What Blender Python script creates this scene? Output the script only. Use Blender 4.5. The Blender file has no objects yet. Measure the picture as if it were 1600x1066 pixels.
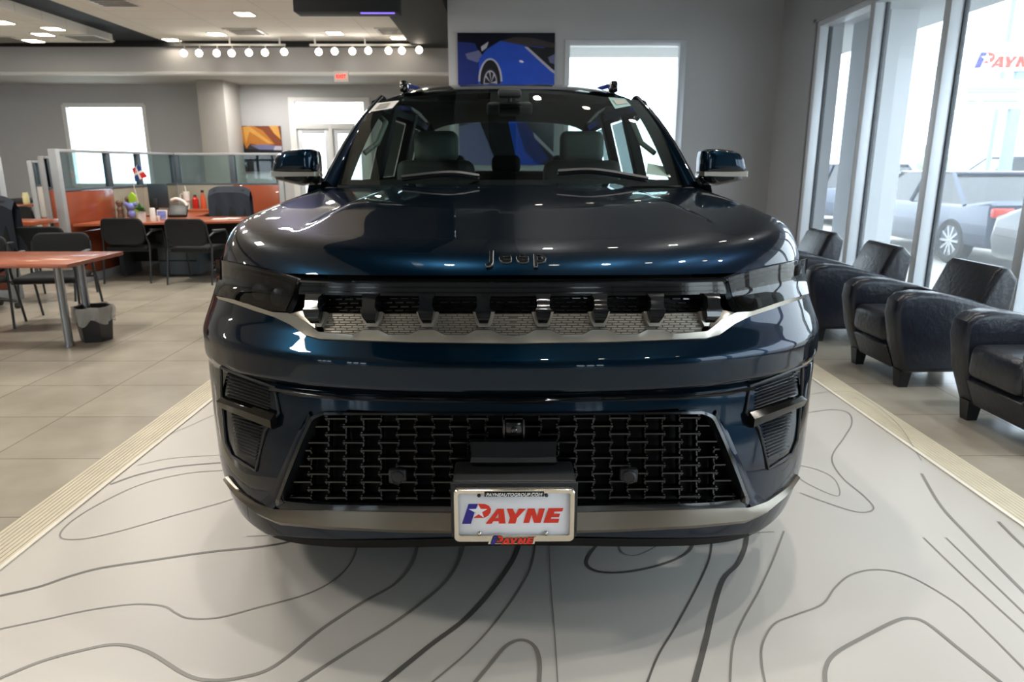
import bpy, bmesh, math, random
from math import pi, sin, cos, radians, atan, sqrt, exp, copysign
from mathutils import Vector, Matrix, Euler
from mathutils.geometry import tessellate_polygon
random.seed(7)
S = bpy.context.scene
COL = S.collection

# ------------------------------------------------------------------ camera
FPX = 1100.0
CAM = Vector((0, 0, 1.42))
PITCH = atan(276 / FPX)
YAW = -atan(9 / FPX * cos(PITCH))
cd = bpy.data.cameras.new('camera')
cam = bpy.data.objects.new('camera', cd)
COL.objects.link(cam)
cd.sensor_width = 36; cd.lens = FPX / 1600 * 36; cd.clip_start = 0.02; cd.clip_end = 400
cam.location = CAM
cam.rotation_euler = (pi / 2 - PITCH, 0, YAW)
S.camera = cam
cd.dof.use_dof = True; cd.dof.focus_distance = 1.95; cd.dof.aperture_fstop = 5.0
RM = Euler((pi / 2 - PITCH, 0, YAW)).to_matrix()

def ray(px, py):
    return RM @ Vector(((px - 800) / FPX, (533 - py) / FPX, -1))
def at_y(px, py, Y):
    d = ray(px, py); return CAM + d * (Y / d.y)
def at_z(px, py, z=0.0):
    d = ray(px, py); return CAM + d * ((z - CAM.z) / d.z)
def at_x(px, py, X):
    d = ray(px, py); return CAM + d * (X / d.x)

# ------------------------------------------------------------------ materials
def lin(c):
    if isinstance(c, str):
        c = c.lstrip('#'); c = [int(c[i:i + 2], 16) / 255 for i in (0, 2, 4)]
        return tuple(x / 12.92 if x <= .04045 else ((x + .055) / 1.055) ** 2.4 for x in c)
    return tuple(c)
def nd(nt, kind, **kw):
    n = nt.nodes.new(kind)
    for k, v in kw.items(): setattr(n, k, v)
    return n
def mat(name, color, rough=.5, metal=0, coat=0, spec=.5, var=.06, scale=6, bump=0, bscale=60, emit=None, estr=0):
    m = bpy.data.materials.new(name); m.use_nodes = True
    nt = m.node_tree; b = nt.nodes['Principled BSDF']
    c = lin(color)
    b.inputs['Roughness'].default_value = rough
    b.inputs['Metallic'].default_value = metal
    b.inputs['Coat Weight'].default_value = coat
    b.inputs['Coat Roughness'].default_value = .02
    b.inputs['Specular IOR Level'].default_value = spec
    tc = nd(nt, 'ShaderNodeTexCoord')
    nz = nd(nt, 'ShaderNodeTexNoise'); nz.inputs['Scale'].default_value = scale; nz.inputs['Detail'].default_value = 4
    nt.links.new(tc.outputs['Object'], nz.inputs['Vector'])
    rp = nd(nt, 'ShaderNodeValToRGB')
    rp.color_ramp.elements[0].position = .3; rp.color_ramp.elements[1].position = .7
    rp.color_ramp.elements[0].color = tuple(max(0, x * (1 - var)) for x in c) + (1,)
    rp.color_ramp.elements[1].color = tuple(x * (1 + var) for x in c) + (1,)
    nt.links.new(nz.outputs['Fac'], rp.inputs['Fac'])
    nt.links.new(rp.outputs['Color'], b.inputs['Base Color'])
    if bump:
        n2 = nd(nt, 'ShaderNodeTexNoise'); n2.inputs['Scale'].default_value = bscale; n2.inputs['Detail'].default_value = 3
        nt.links.new(tc.outputs['Object'], n2.inputs['Vector'])
        bp = nd(nt, 'ShaderNodeBump'); bp.inputs['Strength'].default_value = bump; bp.inputs['Distance'].default_value = .01
        nt.links.new(n2.outputs['Fac'], bp.inputs['Height']); nt.links.new(bp.outputs['Normal'], b.inputs['Normal'])
    if emit is not None:
        b.inputs['Emission Color'].default_value = lin(emit) + (1,); b.inputs['Emission Strength'].default_value = estr
    return m
def glass(name, tint, ior=1.45, gl=1.0, rough=.0, veil=0):
    m = bpy.data.materials.new(name); m.use_nodes = True
    nt = m.node_tree; nt.nodes.clear()
    o = nd(nt, 'ShaderNodeOutputMaterial'); mx = nd(nt, 'ShaderNodeMixShader')
    t = nd(nt, 'ShaderNodeBsdfTransparent'); g = nd(nt, 'ShaderNodeBsdfGlossy'); f = nd(nt, 'ShaderNodeFresnel')
    f.inputs['IOR'].default_value = ior
    t.inputs['Color'].default_value = tuple(tint) + (1,)
    g.inputs['Roughness'].default_value = rough; g.inputs['Color'].default_value = (gl, gl, gl, 1)
    ge = nd(nt, 'ShaderNodeNewGeometry'); mm = nd(nt, 'ShaderNodeMath', operation='MULTIPLY'); m1 = nd(nt, 'ShaderNodeMath', operation='SUBTRACT'); m1.inputs[0].default_value = 1
    nt.links.new(ge.outputs['Backfacing'], m1.inputs[1]); nt.links.new(m1.outputs[0], mm.inputs[1]); nt.links.new(f.outputs[0], mm.inputs[0])  # only the outer face mirrors
    nt.links.new(mm.outputs[0], mx.inputs[0]); nt.links.new(t.outputs[0], mx.inputs[1]); nt.links.new(g.outputs[0], mx.inputs[2])
    if veil:  # daylight glare and haze put into the glass as a translucent mix
        tr = nd(nt, 'ShaderNodeBsdfTranslucent'); tr.inputs[0].default_value = (.9, .93, .95, 1); m2 = nd(nt, 'ShaderNodeMixShader'); m2.inputs[0].default_value = veil
        nt.links.new(mx.outputs[0], m2.inputs[1]); nt.links.new(tr.outputs[0], m2.inputs[2]); nt.links.new(m2.outputs[0], o.inputs[0])
    else: nt.links.new(mx.outputs[0], o.inputs[0])
    return m
def brick_mat(name, c1, c2, mortar, w, h, rough, msize=.004, offset=0, loc=(0, 0, 0), var=.5, coat=0, rotz=0):
    m = bpy.data.materials.new(name); m.use_nodes = True
    nt = m.node_tree; b = nt.nodes['Principled BSDF']
    tc = nd(nt, 'ShaderNodeTexCoord'); mp = nd(nt, 'ShaderNodeMapping'); mp.inputs['Location'].default_value = loc
    mp.inputs['Rotation'].default_value = (0, 0, rotz)
    br = nd(nt, 'ShaderNodeTexBrick'); br.offset = offset
    br.inputs['Scale'].default_value = 1; br.inputs['Mortar Size'].default_value = msize
    br.inputs['Brick Width'].default_value = w; br.inputs['Row Height'].default_value = h
    br.inputs['Color1'].default_value = lin(c1) + (1,); br.inputs['Color2'].default_value = lin(c2) + (1,)
    br.inputs['Mortar'].default_value = lin(mortar) + (1,)
    nt.links.new(tc.outputs['Object'], mp.inputs[0]); nt.links.new(mp.outputs[0], br.inputs['Vector'])
    nz = nd(nt, 'ShaderNodeTexNoise'); nz.inputs['Scale'].default_value = 3; nz.inputs['Detail'].default_value = 6
    nt.links.new(tc.outputs['Object'], nz.inputs['Vector'])
    mx = nd(nt, 'ShaderNodeMixRGB'); mx.blend_type = 'SOFT_LIGHT'; mx.inputs[0].default_value = var
    nt.links.new(br.outputs['Color'], mx.inputs[1]); nt.links.new(nz.outputs['Fac'], mx.inputs[2])
    nt.links.new(mx.outputs[0], b.inputs['Base Color'])
    b.inputs['Roughness'].default_value = rough; b.inputs['Coat Weight'].default_value = coat
    return m

M = {}
def paint_mat():
    m = mat('blue_metallic_paint', (.0008, .0100, .0225), .30, .8, .85, .5, .05, 400)
    b = m.node_tree.nodes['Principled BSDF']
    b.inputs['Coat Roughness'].default_value = .008; b.inputs['Coat IOR'].default_value = 1.42
    b.inputs['Specular Tint'].default_value = (.02, .16, .30, 1)
    return m
M['paint'] = paint_mat()
M['gloss_black'] = mat('gloss_black_plastic', (.006, .007, .008), .12, 0, .6)
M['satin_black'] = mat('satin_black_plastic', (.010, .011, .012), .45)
M['deep_black'] = mat('deep_black_plastic', (.003, .003, .003), .6, spec=.2)
M['silver'] = mat('satin_silver_trim', '#b4aea2', .3, .8)
M['silver_dark'] = mat('satin_bronze_silver_trim', '#756f65', .28, .9)
M['chrome'] = mat('chrome', '#d8d6d0', .08, 1)
M['smoked'] = glass('smoked_lens', (.34, .36, .38), 1.5)
M['windshield'] = glass('tinted_windshield', (.52, .62, .60), 1.5)
M['autoglass'] = glass('tinted_side_glass', (.62, .72, .70), 1.5)
M['interior'] = mat('charcoal_cabin_trim', (.012, .014, .014), .7)
M['headliner'] = mat('dark_headliner', (.012, .015, .015), .9)
M['seat'] = mat('grey_leather_seat', '#666a64', .55)
M['rubber'] = mat('black_tyre_rubber', (.01, .01, .01), .8, bump=.2)
M['alloy'] = mat('dark_alloy', (.05, .05, .055), .25, .9)
M['plate_white'] = mat('plate_white', '#f6f7fc', .35)
M['logo_red'] = mat('logo_red', '#e8331c', .4)
M['logo_blue'] = mat('logo_blue', '#2a1f8e', .4)
M['white_ink'] = mat('white_ink', '#f2f2f2', .5)
M['wall'] = mat('grey_wall_paint', '#bdbdbe', .75, var=.02, scale=2, bump=.05, bscale=120)
M['wall_dark'] = mat('mid_grey_wall_paint', '#a9abaf', .75, var=.02, scale=2)
M['soffit'] = mat('light_grey_soffit', '#b8b4ae', .8, var=.02)
M['white_trim'] = mat('white_trim', '#e4e4e2', .5, var=.02)
M['navy'] = mat('navy_bulkhead', '#18242f', .7, var=.04)
M['black_bulk'] = mat('black_bulkhead', '#121517', .7, var=.04)
M['frame_white'] = mat('pale_aluminium_frame', '#d9dde2', .4, .2, var=.02)
M['frame_dark'] = mat('dark_gasket', '#3b4046', .5)
M['pane'] = glass('clear_window_pane', (.95, .97, .98), 1.35, veil=.045)
M['cub_glass'] = glass('cubicle_glass', (.72, .83, .85), 1.45)
M['tile'] = brick_mat('grey_floor_tile', '#aca596', '#a29b8d', '#7d776b', .6, .6, .22, .004, 0, (.0, .0, 0), .45)
M['ceil'] = brick_mat('white_ceiling_tile', '#efece6', '#ebe8e1', '#d2cec6', 1.2, .6, .9, .006, 0, (0, 0, 0), .2)
M['high_ceil'] = mat('grey_high_ceiling', '#a2a3a4', .9)
M['deck'] = mat('pale_deck_vinyl', '#c0bbb3', .38, var=.02, scale=1.5)
M['deck_line'] = mat('grey_contour_line', '#7f7b74', .42, var=.05)
M['deck_line2'] = mat('dark_contour_line', '#5d5a55', .42, var=.05)
M['strip'] = mat('ribbed_cream_edging', '#cdc4ad', .55)
M['strip_edge'] = mat('pale_edging_lip', '#e3ddcf', .5)
M['leather'] = mat('black_leather', '#1d212c', .32, 0, 0, .5, .2, 9, .25, 35)
M['leather_seat'] = mat('black_seat_leather', '#26282f', .33, 0, 0, .5, .2, 7, .3, 30)
M['wood_black'] = mat('black_wood_feet', '#15151a', .35)
M['cherry'] = mat('cherry_laminate', '#a2583a', .28, 0, .3, .5, .18, 3)
M['cherry_edge'] = mat('cherry_edge_band', '#97451f', .4)
M['cherry_panel'] = mat('cherry_panel_laminate', '#93492f', .25, 0, .4, .5, .12, 2)
M['grey_metal'] = mat('brushed_grey_metal', '#9a9a98', .35, .8)
M['cub_frame'] = mat('grey_partition_frame', '#a9adb0', .45, .3)
M['cub_dark'] = mat('slate_partition_mullion', '#4f5a63', .5)
M['cub_fabric'] = mat('olive_grey_fabric_panel', '#8f8b7c', .9, bump=.2, bscale=300)
M['chair_fab'] = mat('black_chair_fabric', '#15181a', .85, bump=.2, bscale=250)
M['chair_metal'] = mat('dark_grey_chair_tube', '#3c4043', .35, .6)
M['chair_arm'] = mat('grey_arm_pad', '#55585a', .5)
M['bin'] = mat('black_bin_plastic', '#26282b', .45)
M['monitor'] = mat('monitor_back', '#2c3840', .4)
M['steel_cab'] = mat('slate_steel_cabinet', '#47525a', .5)
M['leaf'] = mat('green_leaf', '#4c7a4a', .6, var=.3)
M['blue_soft'] = mat('periwinkle_fabric', '#7583c4', .7, var=.25, scale=30)
M['brown_fig'] = mat('brown_figurine', '#6a5648', .6, var=.4, scale=25)
M['lime'] = mat('lime_green_card', '#9ac832', .6)
M['white_gloss'] = mat('white_gloss_ceramic', '#e6e2dc', .3)
M['red_bottle'] = mat('red_bottle', '#b8261f', .3)
M['orange_bottle'] = mat('orange_bottle', '#c4512a', .4)
M['teal'] = mat('teal_bottle', '#1f8f83', .35)
M['cloth_dark'] = mat('navy_jacket_cloth', '#262d38', .9, bump=.3, bscale=40)
M['flag_red'] = mat('flag_red', '#c8252c', .8)
M['flag_blue'] = mat('flag_blue', '#1f3f86', .8)
M['paper'] = mat('white_paper', '#ebe8e2', .7)
M['asphalt'] = mat('pale_concrete_lot', '#b9b5ad', .9, var=.08, scale=1.2)
M['lamp'] = mat('lamp_glow', '#ffffff', .4, emit='#fff1dc', estr=22)
M['down'] = mat('downlight_glow', '#ffffff', .4, emit='#fff0d8', estr=14)
M['lamp_body'] = mat('white_lamp_body', '#cfcdc8', .4)
M['exit'] = mat('exit_red_glow', '#ff3a2a', .5, emit='#ff2418', estr=1.2)
M['exit_box'] = mat('exit_white_box', '#e6d9d3', .5)
M['purple'] = mat('violet_strip_glow', '#a08cff', .5, emit='#8a6cff', estr=1.0)
M['grille_dark'] = mat('dark_vent_grille', '#6f6b66', .6)
M['poster_dark'] = mat('poster_navy', '#0f1322', .3, coat=.3)

def liner_mat():
    m = bpy.data.materials.new('clear_bag_film'); m.use_nodes = True
    nt = m.node_tree; nt.nodes.clear()
    o = nd(nt, 'ShaderNodeOutputMaterial'); mx = nd(nt, 'ShaderNodeMixShader'); mx.inputs[0].default_value = .42
    t = nd(nt, 'ShaderNodeBsdfTransparent'); t.inputs[0].default_value = (.9, .9, .9, 1)
    p = nd(nt, 'ShaderNodeBsdfPrincipled'); p.inputs['Base Color'].default_value = (.75, .75, .74, 1); p.inputs['Roughness'].default_value = .2
    nt.links.new(t.outputs[0], mx.inputs[1]); nt.links.new(p.outputs[0], mx.inputs[2]); nt.links.new(mx.outputs[0], o.inputs[0])
    return m
M['liner'] = liner_mat()

# ------------------------------------------------------------------ mesh builder
class MB:
    def __init__(s): s.bm = bmesh.new(); s.mi = 0
    def use(s, i): s.mi = i; return s
    def vf(s, vs, fs):
        v = [s.bm.verts.new(p) for p in vs]
        for f in fs:
            try:
                fa = s.bm.faces.new([v[i] for i in f]); fa.material_index = s.mi
            except ValueError: pass
        return s
    def box(s, c, d, rot=None, bev=0, seg=2):
        t = bmesh.new(); bmesh.ops.create_cube(t, size=1)
        for v in t.verts: v.co = Vector((v.co.x * d[0], v.co.y * d[1], v.co.z * d[2]))
        if bev: bmesh.ops.bevel(t, geom=list(t.edges), offset=min(bev, min(d) * .49), segments=seg, affect='EDGES', profile=.5)
        R = (Euler(rot).to_matrix() if rot is not None and not isinstance(rot, Matrix) else rot) or Matrix.Identity(3)
        return s.add(t, R, c)
    def add(s, t, R=None, c=(0, 0, 0), M4=None):
        t.verts.index_update()
        c = Vector(c)
        vs = [((R @ v.co) if R is not None else v.co.copy()) + c for v in t.verts]
        s.vf(vs, [[v.index for v in f.verts] for f in t.faces]); t.free(); return s
    def span(s, a, b, bev=0, seg=2):
        a = Vector(a); b = Vector(b)
        return s.box((a + b) / 2, [abs(b[i] - a[i]) for i in range(3)], None, bev, seg)
    def grid(s, rows, closed=False):
        n = len(rows[0]); vs = [p for r in rows for p in r]; fs = []
        for i in range(len(rows) - 1):
            for j in range(n if closed else n - 1):
                k = (j + 1) % n
                fs.append((i * n + j, i * n + k, (i + 1) * n + k, (i + 1) * n + j))
        return s.vf(vs, fs)
    def loft(s, rings, caps=True):
        s.grid(rings, True)
        if caps:
            for r in (rings[0], rings[-1]): s.fan(r)
        return s
    def fan(s, r):
        c = sum((Vector(p) for p in r), Vector()) / len(r); n = len(r)
        return s.vf(list(r) + [c], [(i, (i + 1) % n, n) for i in range(n)])
    def poly(s, pts):
        tri = tessellate_polygon([[Vector(p) for p in pts]]); return s.vf(pts, tri)
    def prism(s, pts, ext):
        ext = Vector(ext); pts = [Vector(p) for p in pts]; n = len(pts)
        tri = tessellate_polygon([pts]); q = [p + ext for p in pts]
        fs = [tuple(t) for t in tri] + [tuple(i + n for i in reversed(t)) for t in tri] + [(i, (i + 1) % n, (i + 1) % n + n, i + n) for i in range(n)]
        return s.vf(pts + q, fs)
    def tube(s, pts, r, n=8, caps=True):
        pts = [Vector(p) for p in pts]; rs = r if isinstance(r, (list, tuple)) else [r] * len(pts)
        rings = []; up = None
        for i, p in enumerate(pts):
            a = pts[max(i - 1, 0)]; b = pts[min(i + 1, len(pts) - 1)]; d = (b - a).normalized()
            if up is None: up = Vector((0, 0, 1)) if abs(d.z) < .9 else Vector((0, 1, 0))
            x = d.cross(up).normalized(); y = x.cross(d).normalized(); up = y
            rings.append([p + (x * cos(2 * pi * k / n) + y * sin(2 * pi * k / n)) * rs[i] for k in range(n)])
        return s.loft(rings, caps)
    def lathe(s, prof, c=(0, 0, 0), n=20, axis='z', caps=True, R=None):
        rings = []; c = Vector(c)
        for (r, h) in prof:
            ring = []
            for k in range(n):
                a = 2 * pi * k / n
                p = Vector((r * cos(a), r * sin(a), h))
                if axis == 'x': p = Vector((h, r * cos(a), r * sin(a)))
                if axis == 'y': p = Vector((r * cos(a), h, r * sin(a)))
                if R is not None: p = R @ p
                ring.append(c + p)
            rings.append(ring)
        return s.loft(rings, caps)
    def ball(s, c, r, seg=12, R=None):
        t = bmesh.new(); bmesh.ops.create_uvsphere(t, u_segments=seg, v_segments=max(6, seg // 2), radius=1)
        r = (r, r, r) if isinstance(r, (int, float)) else r
        for v in t.verts: v.co = Vector((v.co.x * r[0], v.co.y * r[1], v.co.z * r[2]))
        return s.add(t, R, c)
    def build(s, name, mats, parent=None, world=True, sharp=.6, recalc=True):
        if recalc: bmesh.ops.recalc_face_normals(s.bm, faces=list(s.bm.faces))
        off = Vector()
        if parent is not None and world:
            r = parent
            while r is not None: off += r.location; r = r.parent
        for v in s.bm.verts: v.co -= off
        for f in s.bm.faces: f.smooth = True
        for e in s.bm.edges:
            if len(e.link_faces) == 2 and e.calc_face_angle(0) > sharp: e.smooth = False
        me = bpy.data.meshes.new(name); s.bm.to_mesh(me); s.bm.free()
        o = bpy.data.objects.new(name, me); COL.objects.link(o)
        for k in (mats if isinstance(mats, (list, tuple)) else [mats]):
            me.materials.append(M[k] if isinstance(k, str) else k)
        o.parent = parent
        return o

def tag(o, label=None, cat=None, group=None, kind=None):
    if label: o['label'] = label
    if cat: o['category'] = cat
    if group: o['group'] = group
    if kind: o['kind'] = kind
    return o
def thing(name, label, cat, loc=(0, 0, 0), rz=0, group=None):
    o = bpy.data.objects.new(name, None); COL.objects.link(o); o.empty_display_size = .1
    o.location = loc; o.rotation_euler = (0, 0, rz)
    return tag(o, label, cat, group)
def struct(name, mb, m, label=None):
    o = mb.build(name, m); o['kind'] = 'structure'
    if label: o['label'] = label; o['category'] = name.split('_')[0]
    return o
def dup(root, loc, rz=0, label=None, group=None):
    r = root.copy(); COL.objects.link(r); r.location = loc; r.rotation_euler = (0, 0, rz)
    if label: r['label'] = label
    if group: r['group'] = group
    for ch in list(root.children):
        c = ch.copy(); COL.objects.link(c); c.parent = r
        for g in list(ch.children):
            d = g.copy(); COL.objects.link(d); d.parent = c
    return r
def text_into(mb, string, size, origin, ux, uy, extr, shear=0, bold=0.0, width=None, spacing=1.0):
    """lettering as real extruded geometry: ux, uy are the writing axes, origin its centre"""
    cu = bpy.data.curves.new('t', 'FONT'); cu.body = string; cu.size = size; cu.shear = shear; cu.offset = bold
    cu.align_x = 'CENTER'; cu.align_y = 'CENTER'; cu.extrude = extr; cu.resolution_u = 4; cu.space_character = spacing
    ob = bpy.data.objects.new('t', cu); COL.objects.link(ob)
    dg = bpy.context.evaluated_depsgraph_get(); me = bpy.data.meshes.new_from_object(ob.evaluated_get(dg))
    xs = [v.co.x for v in me.vertices]; ys = [v.co.y for v in me.vertices]
    cx = (min(xs) + max(xs)) / 2; cy = (min(ys) + max(ys)) / 2
    k = width / (max(xs) - min(xs)) if width else 1
    ux = Vector(ux); uy = Vector(uy); un = ux.cross(uy)
    o = Vector(origin)
    mb.vf([o + ux * (v.co.x - cx) * k + uy * (v.co.y - cy) * (k if width else 1) + un * v.co.z for v in me.vertices],
          [tuple(p.vertices) for p in me.polygons])
    bpy.data.objects.remove(ob); bpy.data.curves.remove(cu); bpy.data.meshes.remove(me)
LOGO = [  # (material slot, outline) in a 1137 x 245 box with its origin at the top left
 (1, [(78, 0), (181, 0), (161, 60), (83, 63), (143, 105), (101, 245), (1, 245)]),
 (0, [(197, 0), (262, 2), (306, 25), (328, 65), (323, 105), (298, 145), (248, 172), (135, 172), (185, 5)]),
 (2, [(188, 8), (213, 60), (288, 62), (228, 100), (248, 166), (188, 125), (133, 166), (158, 105), (80, 63), (163, 60)]),
 (0, [(268, 245), (398, 62), (445, 62), (335, 245)]), (0, [(408, 62), (473, 62), (491, 242), (415, 242)]),
 (0, [(350, 213), (430, 213), (430, 177), (372, 177)]),
 (0, [(505, 62), (573, 62), (603, 135), (643, 62), (718, 62), (621, 175), (603, 242), (521, 242), (541, 173)]),
 (0, [(741, 60), (818, 60), (845, 155), (868, 60), (933, 60), (885, 235), (811, 235), (783, 135), (758, 235), (691, 235)]),
 (0, [(973, 55), (1138, 55), (1126, 95), (1038, 97), (1033, 123), (1103, 123), (1091, 165), (1005, 165), (999, 187), (1095, 187), (1083, 235), (918, 235)])]
def logo_into(mb, origin, ux, uy, width, ext):
    """origin = centre of the lettering; ext = thickness towards the reader"""
    ux = Vector(ux); uy = Vector(uy); k = width / 1137; o = Vector(origin); un = ux.cross(uy)
    for i, (mi, pts) in enumerate(LOGO):
        mb.use(mi); lift = un * (.3 * ext * (1 + (i == 2)) + .04 * ext * i)
        mb.prism([o + ux * ((x - 568) * k) - uy * ((y - 122) * k) + lift for x, y in pts], un * ext)
    mb.use(0)
def lerp(a, b, t): return a + (b - a) * t
def interp(tab, x):
    if x <= tab[0][0]: return tab[0][1]
    for (a, va), (b, vb) in zip(tab, tab[1:]):
        if x <= b: return va + (vb - va) * (x - a) / (b - a)
    return tab[-1][1]
def smooth_tab(tab, x, w):  # box-smoothed table so panels bend rather than fold
    return sum(interp(tab, x + w * (k / 4)) for k in range(-4, 5)) / 9
def sstep(a, b, x):
    t = min(1, max(0, (x - a) / (b - a))); return t * t * (3 - 2 * t)
def resample(pts, n):
    pts = [Vector(p) for p in pts]; L = [0]
    for a, b in zip(pts, pts[1:]): L.append(L[-1] + (b - a).length)
    out = []
    for i in range(n):
        t = L[-1] * i / (n - 1); j = 0
        while j < len(L) - 2 and L[j + 1] < t: j += 1
        out.append(pts[j].lerp(pts[j + 1], (t - L[j]) / max(1e-9, L[j + 1] - L[j])))
    return out
def spline(pts, n=8):  # Catmull-Rom through the points
    pts = [Vector(p) for p in pts]; P = [pts[0] * 2 - pts[1]] + pts + [pts[-1] * 2 - pts[-2]]; out = []
    for i in range(1, len(P) - 2):
        for k in range(n):
            t = k / n; a, b, c, d = P[i - 1:i + 3]
            out.append(.5 * ((2 * b) + (c - a) * t + (2 * a - 5 * b + 4 * c - d) * t * t + (3 * b - a - 3 * c + d) * t ** 3))
    out.append(pts[-1]); return out
ORD = ['first', 'second', 'third', 'fourth', 'fifth', 'sixth', 'seventh', 'eighth', 'ninth', 'tenth', 'eleventh', 'twelfth']
M['lattice_black'] = mat('lattice_black_plastic', (.003, .0033, .0036), .25, 0, .15)
M['privacy'] = glass('privacy_glass', (.10, .12, .12), 1.5)
M['silver_groove'] = mat('grey_silver_backing', '#77736b', .4, .6)
M['chrome_dark'] = mat('dark_chrome', '#2e2d2b', .1, .8)
M['chrome_warm'] = mat('warm_chrome', '#e4dccb', .12, .9)
M['pale_yellow'] = mat('pale_yellow_jar', '#d8d3a0', .5)
M['leaf_pale'] = mat('pale_grey_green_leaf', '#8e9c88', .8, var=.2)
M['paper_grey'] = mat('printed_grey', '#a8a49b', .7)
M['sticker_green'] = mat('pale_green_sticker', '#7fa39b', .6)
M['seat_dark'] = mat('dark_grey_seat', '#2f3231', .6)
M['soffit_out'] = mat('grey_outside_stucco', '#b5b9bd', .8, var=.02)
M['car_glass'] = mat('dark_car_glass', '#1b2126', .1)
M['car_blue'] = mat('dark_blue_car_paint', '#24344e', .25, .3, .6)
M['car_grey'] = mat('dark_grey_car_paint', '#363b42', .25, .3, .6)
M['car_steel'] = mat('steel_grey_car_paint', '#565f69', .25, .3, .6)
M['car_white'] = mat('white_car_paint', '#d9dadb', .3, 0, .6)
M['rim_light'] = mat('bright_alloy', '#a9acb0', .3, .8)
M['tail_red'] = mat('red_tail_lens', '#d63a26', .25)
M['sign_white'] = mat('sign_white', '#cfd6da', .5)
M['sign_grey'] = mat('sign_blue_grey', '#7e8fa3', .5)
# ================================================================== the room
XR, YN, YF, XL, YB = 3.9, 10.7, 16.5, -12.0, -7.0
HC, HH = 3.64, 4.6
def remap(m, p):
    for n in m.node_tree.nodes:
        if n.type == 'MAPPING': n.inputs['Location'].default_value = p
_a = at_z(60, 602.7); _b = at_z(0, 707)
remap(M['tile'], (-_b.x, -_a.y, 0))
f = MB(); f.span((XL, YB, -.1), (4.1, YF, 0)); struct('floor', f, 'tile')
# right wall with its glazing
w = MB()
w.span((XR, 9.5, 0), (4.25, YN + .2, HH)); w.span((XR, YB, 3.15), (4.25, 9.5, HH)); w.span((XR, YB, 0), (4.25, 9.5, .06)); w.span((XR, YB, 0), (4.25, -1.6, 3.15))
struct('wall_right', w, 'wall_dark')
b = MB(); b.span((XR - .015, 9.52, 0), (XR, YN, .12)); struct('baseboard_right', b, 'wall_dark')
MY = [9.45, 8.10, 6.72, 5.34, 3.96, 2.58, 1.2, -.2, -1.6]
for i in range(len(MY) - 1):
    p = MB(); p.span((4.035, MY[i + 1], .1), (4.047, MY[i], 3.12)); o = struct('window_%d' % (i + 1), p, 'pane')
    fr_ = MB()
    fr_.span((XR + .005, MY[i] - .05, .06), (4.07, MY[i] + .05, 3.15), .004)
    fr_.span((XR + .005, MY[i + 1] + .05, 3.08), (4.07, MY[i] - .05, 3.15), .004); fr_.span((XR + .005, MY[i + 1] + .05, .06), (4.07, MY[i] - .05, .14), .004)
    fr_.build('window_frame', 'frame_white', o)
    gk = MB(); gk.span((4.02, MY[i] - .068, .14), (4.06, MY[i] - .05, 3.08)); gk.span((4.02, MY[i + 1] + .05, .14), (4.06, MY[i + 1] + .066, 3.08)); gk.build('gasket', 'frame_dark', o)
t = MB(); t.span((XR - .02, 9.50, 0), (4.06, 9.56, 3.19), .004); t.span((XR - .02, -1.6, 3.15), (XR, 9.56, 3.19)); struct('trim_1', t, 'wall_dark')
# near back wall with the glazed opening
dx0, dx1 = at_y(882, 120, YN).x, at_y(1068, 150, YN).x; dzt = at_y(975, 62, YN).z
w = MB(); XE = at_y(700, 60, YN).x
w.span((XE, YN, 0), (dx0, YN + .2, HH)); w.span((dx1, YN, 0), (XR, YN + .2, HH)); w.span((dx0, YN, dzt), (dx1, YN + .2, HH)); struct('wall_back', w, 'wall')
w = MB(); w.span((XE, YN + .2, 0), (XE + .2, YF, HH)); struct('wall_return', w, 'wall')
d = MB(); d.span((dx0 + .06, YN + .07, .02), (dx1 - .06, YN + .085, dzt - .05)); o = struct("window_9", d, 'pane')
fr_ = MB()
for a, b in (((dx0, 0), (dx0 + .07, dzt)), ((dx1 - .09, 0), (dx1, dzt)), ((dx0, dzt - .08), (dx1, dzt)), ((dx0, 0), (dx1, .12))):
    _j = .003 * (a[1] > 0 or b[1] < 1); fr_.span((a[0], YN - .02 + _j, a[1]), (b[0], YN + .12 - _j, b[1] - .001), .004)
fr_.build('window_frame', 'frame_white', o)
# far back wall, header and soffit of the office area
w = MB()
wx0, wx1 = at_y(104, 200, YF).x, at_y(229, 200, YF).x; wz1 = at_y(165, 164, YF).z; wz0 = .95
ex0 = at_y(452, 180, YF).x; ex1 = ex0 + 1.80; ez = at_y(500, 152, YF).z
w.span((XL, YF, 0), (wx0, YF + .2, 3.7)); w.span((wx0, YF, 0), (wx1, YF + .2, wz0)); w.span((wx0, YF, wz1), (wx1, YF + .2, 3.7))
w.span((wx1, YF, 0), (ex0, YF + .2, 3.7)); w.span((ex0, YF, ez), (ex1, YF + .2, 3.7)); w.span((ex1, YF, 0), (XE + .2, YF + .2, 3.7))
struct('wall_far', w, 'wall')
p = MB(); p.span((wx0, YF + .08, wz0), (wx1, YF + .1, wz1)); o = struct("window_10", p, 'pane')
fr_ = MB()
for a, b in (((wx0 - .04, wz0), (wx0 + .05, wz1)), ((wx1 - .05, wz0), (wx1 + .04, wz1)), ((wx0, wz1 - .05), (wx1, wz1 + .04)), ((wx0, wz0 - .04), (wx1, wz0 + .05))):
    _j = .003 * (b[0] - a[0] > .3); fr_.span((a[0], YF - .02 + _j, a[1]), (b[0], YF + .1 - _j, b[1] - _j))
fr_.build('window_frame', 'white_trim', o)
dtz = at_y(500, 197, YF).z
p = MB(); p.span((ex0 + .08, YF + .08, .05), (ex1 - .08, YF + .1, ez - .08)); o = struct('door_1', p, 'pane')
fr_ = MB()
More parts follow.
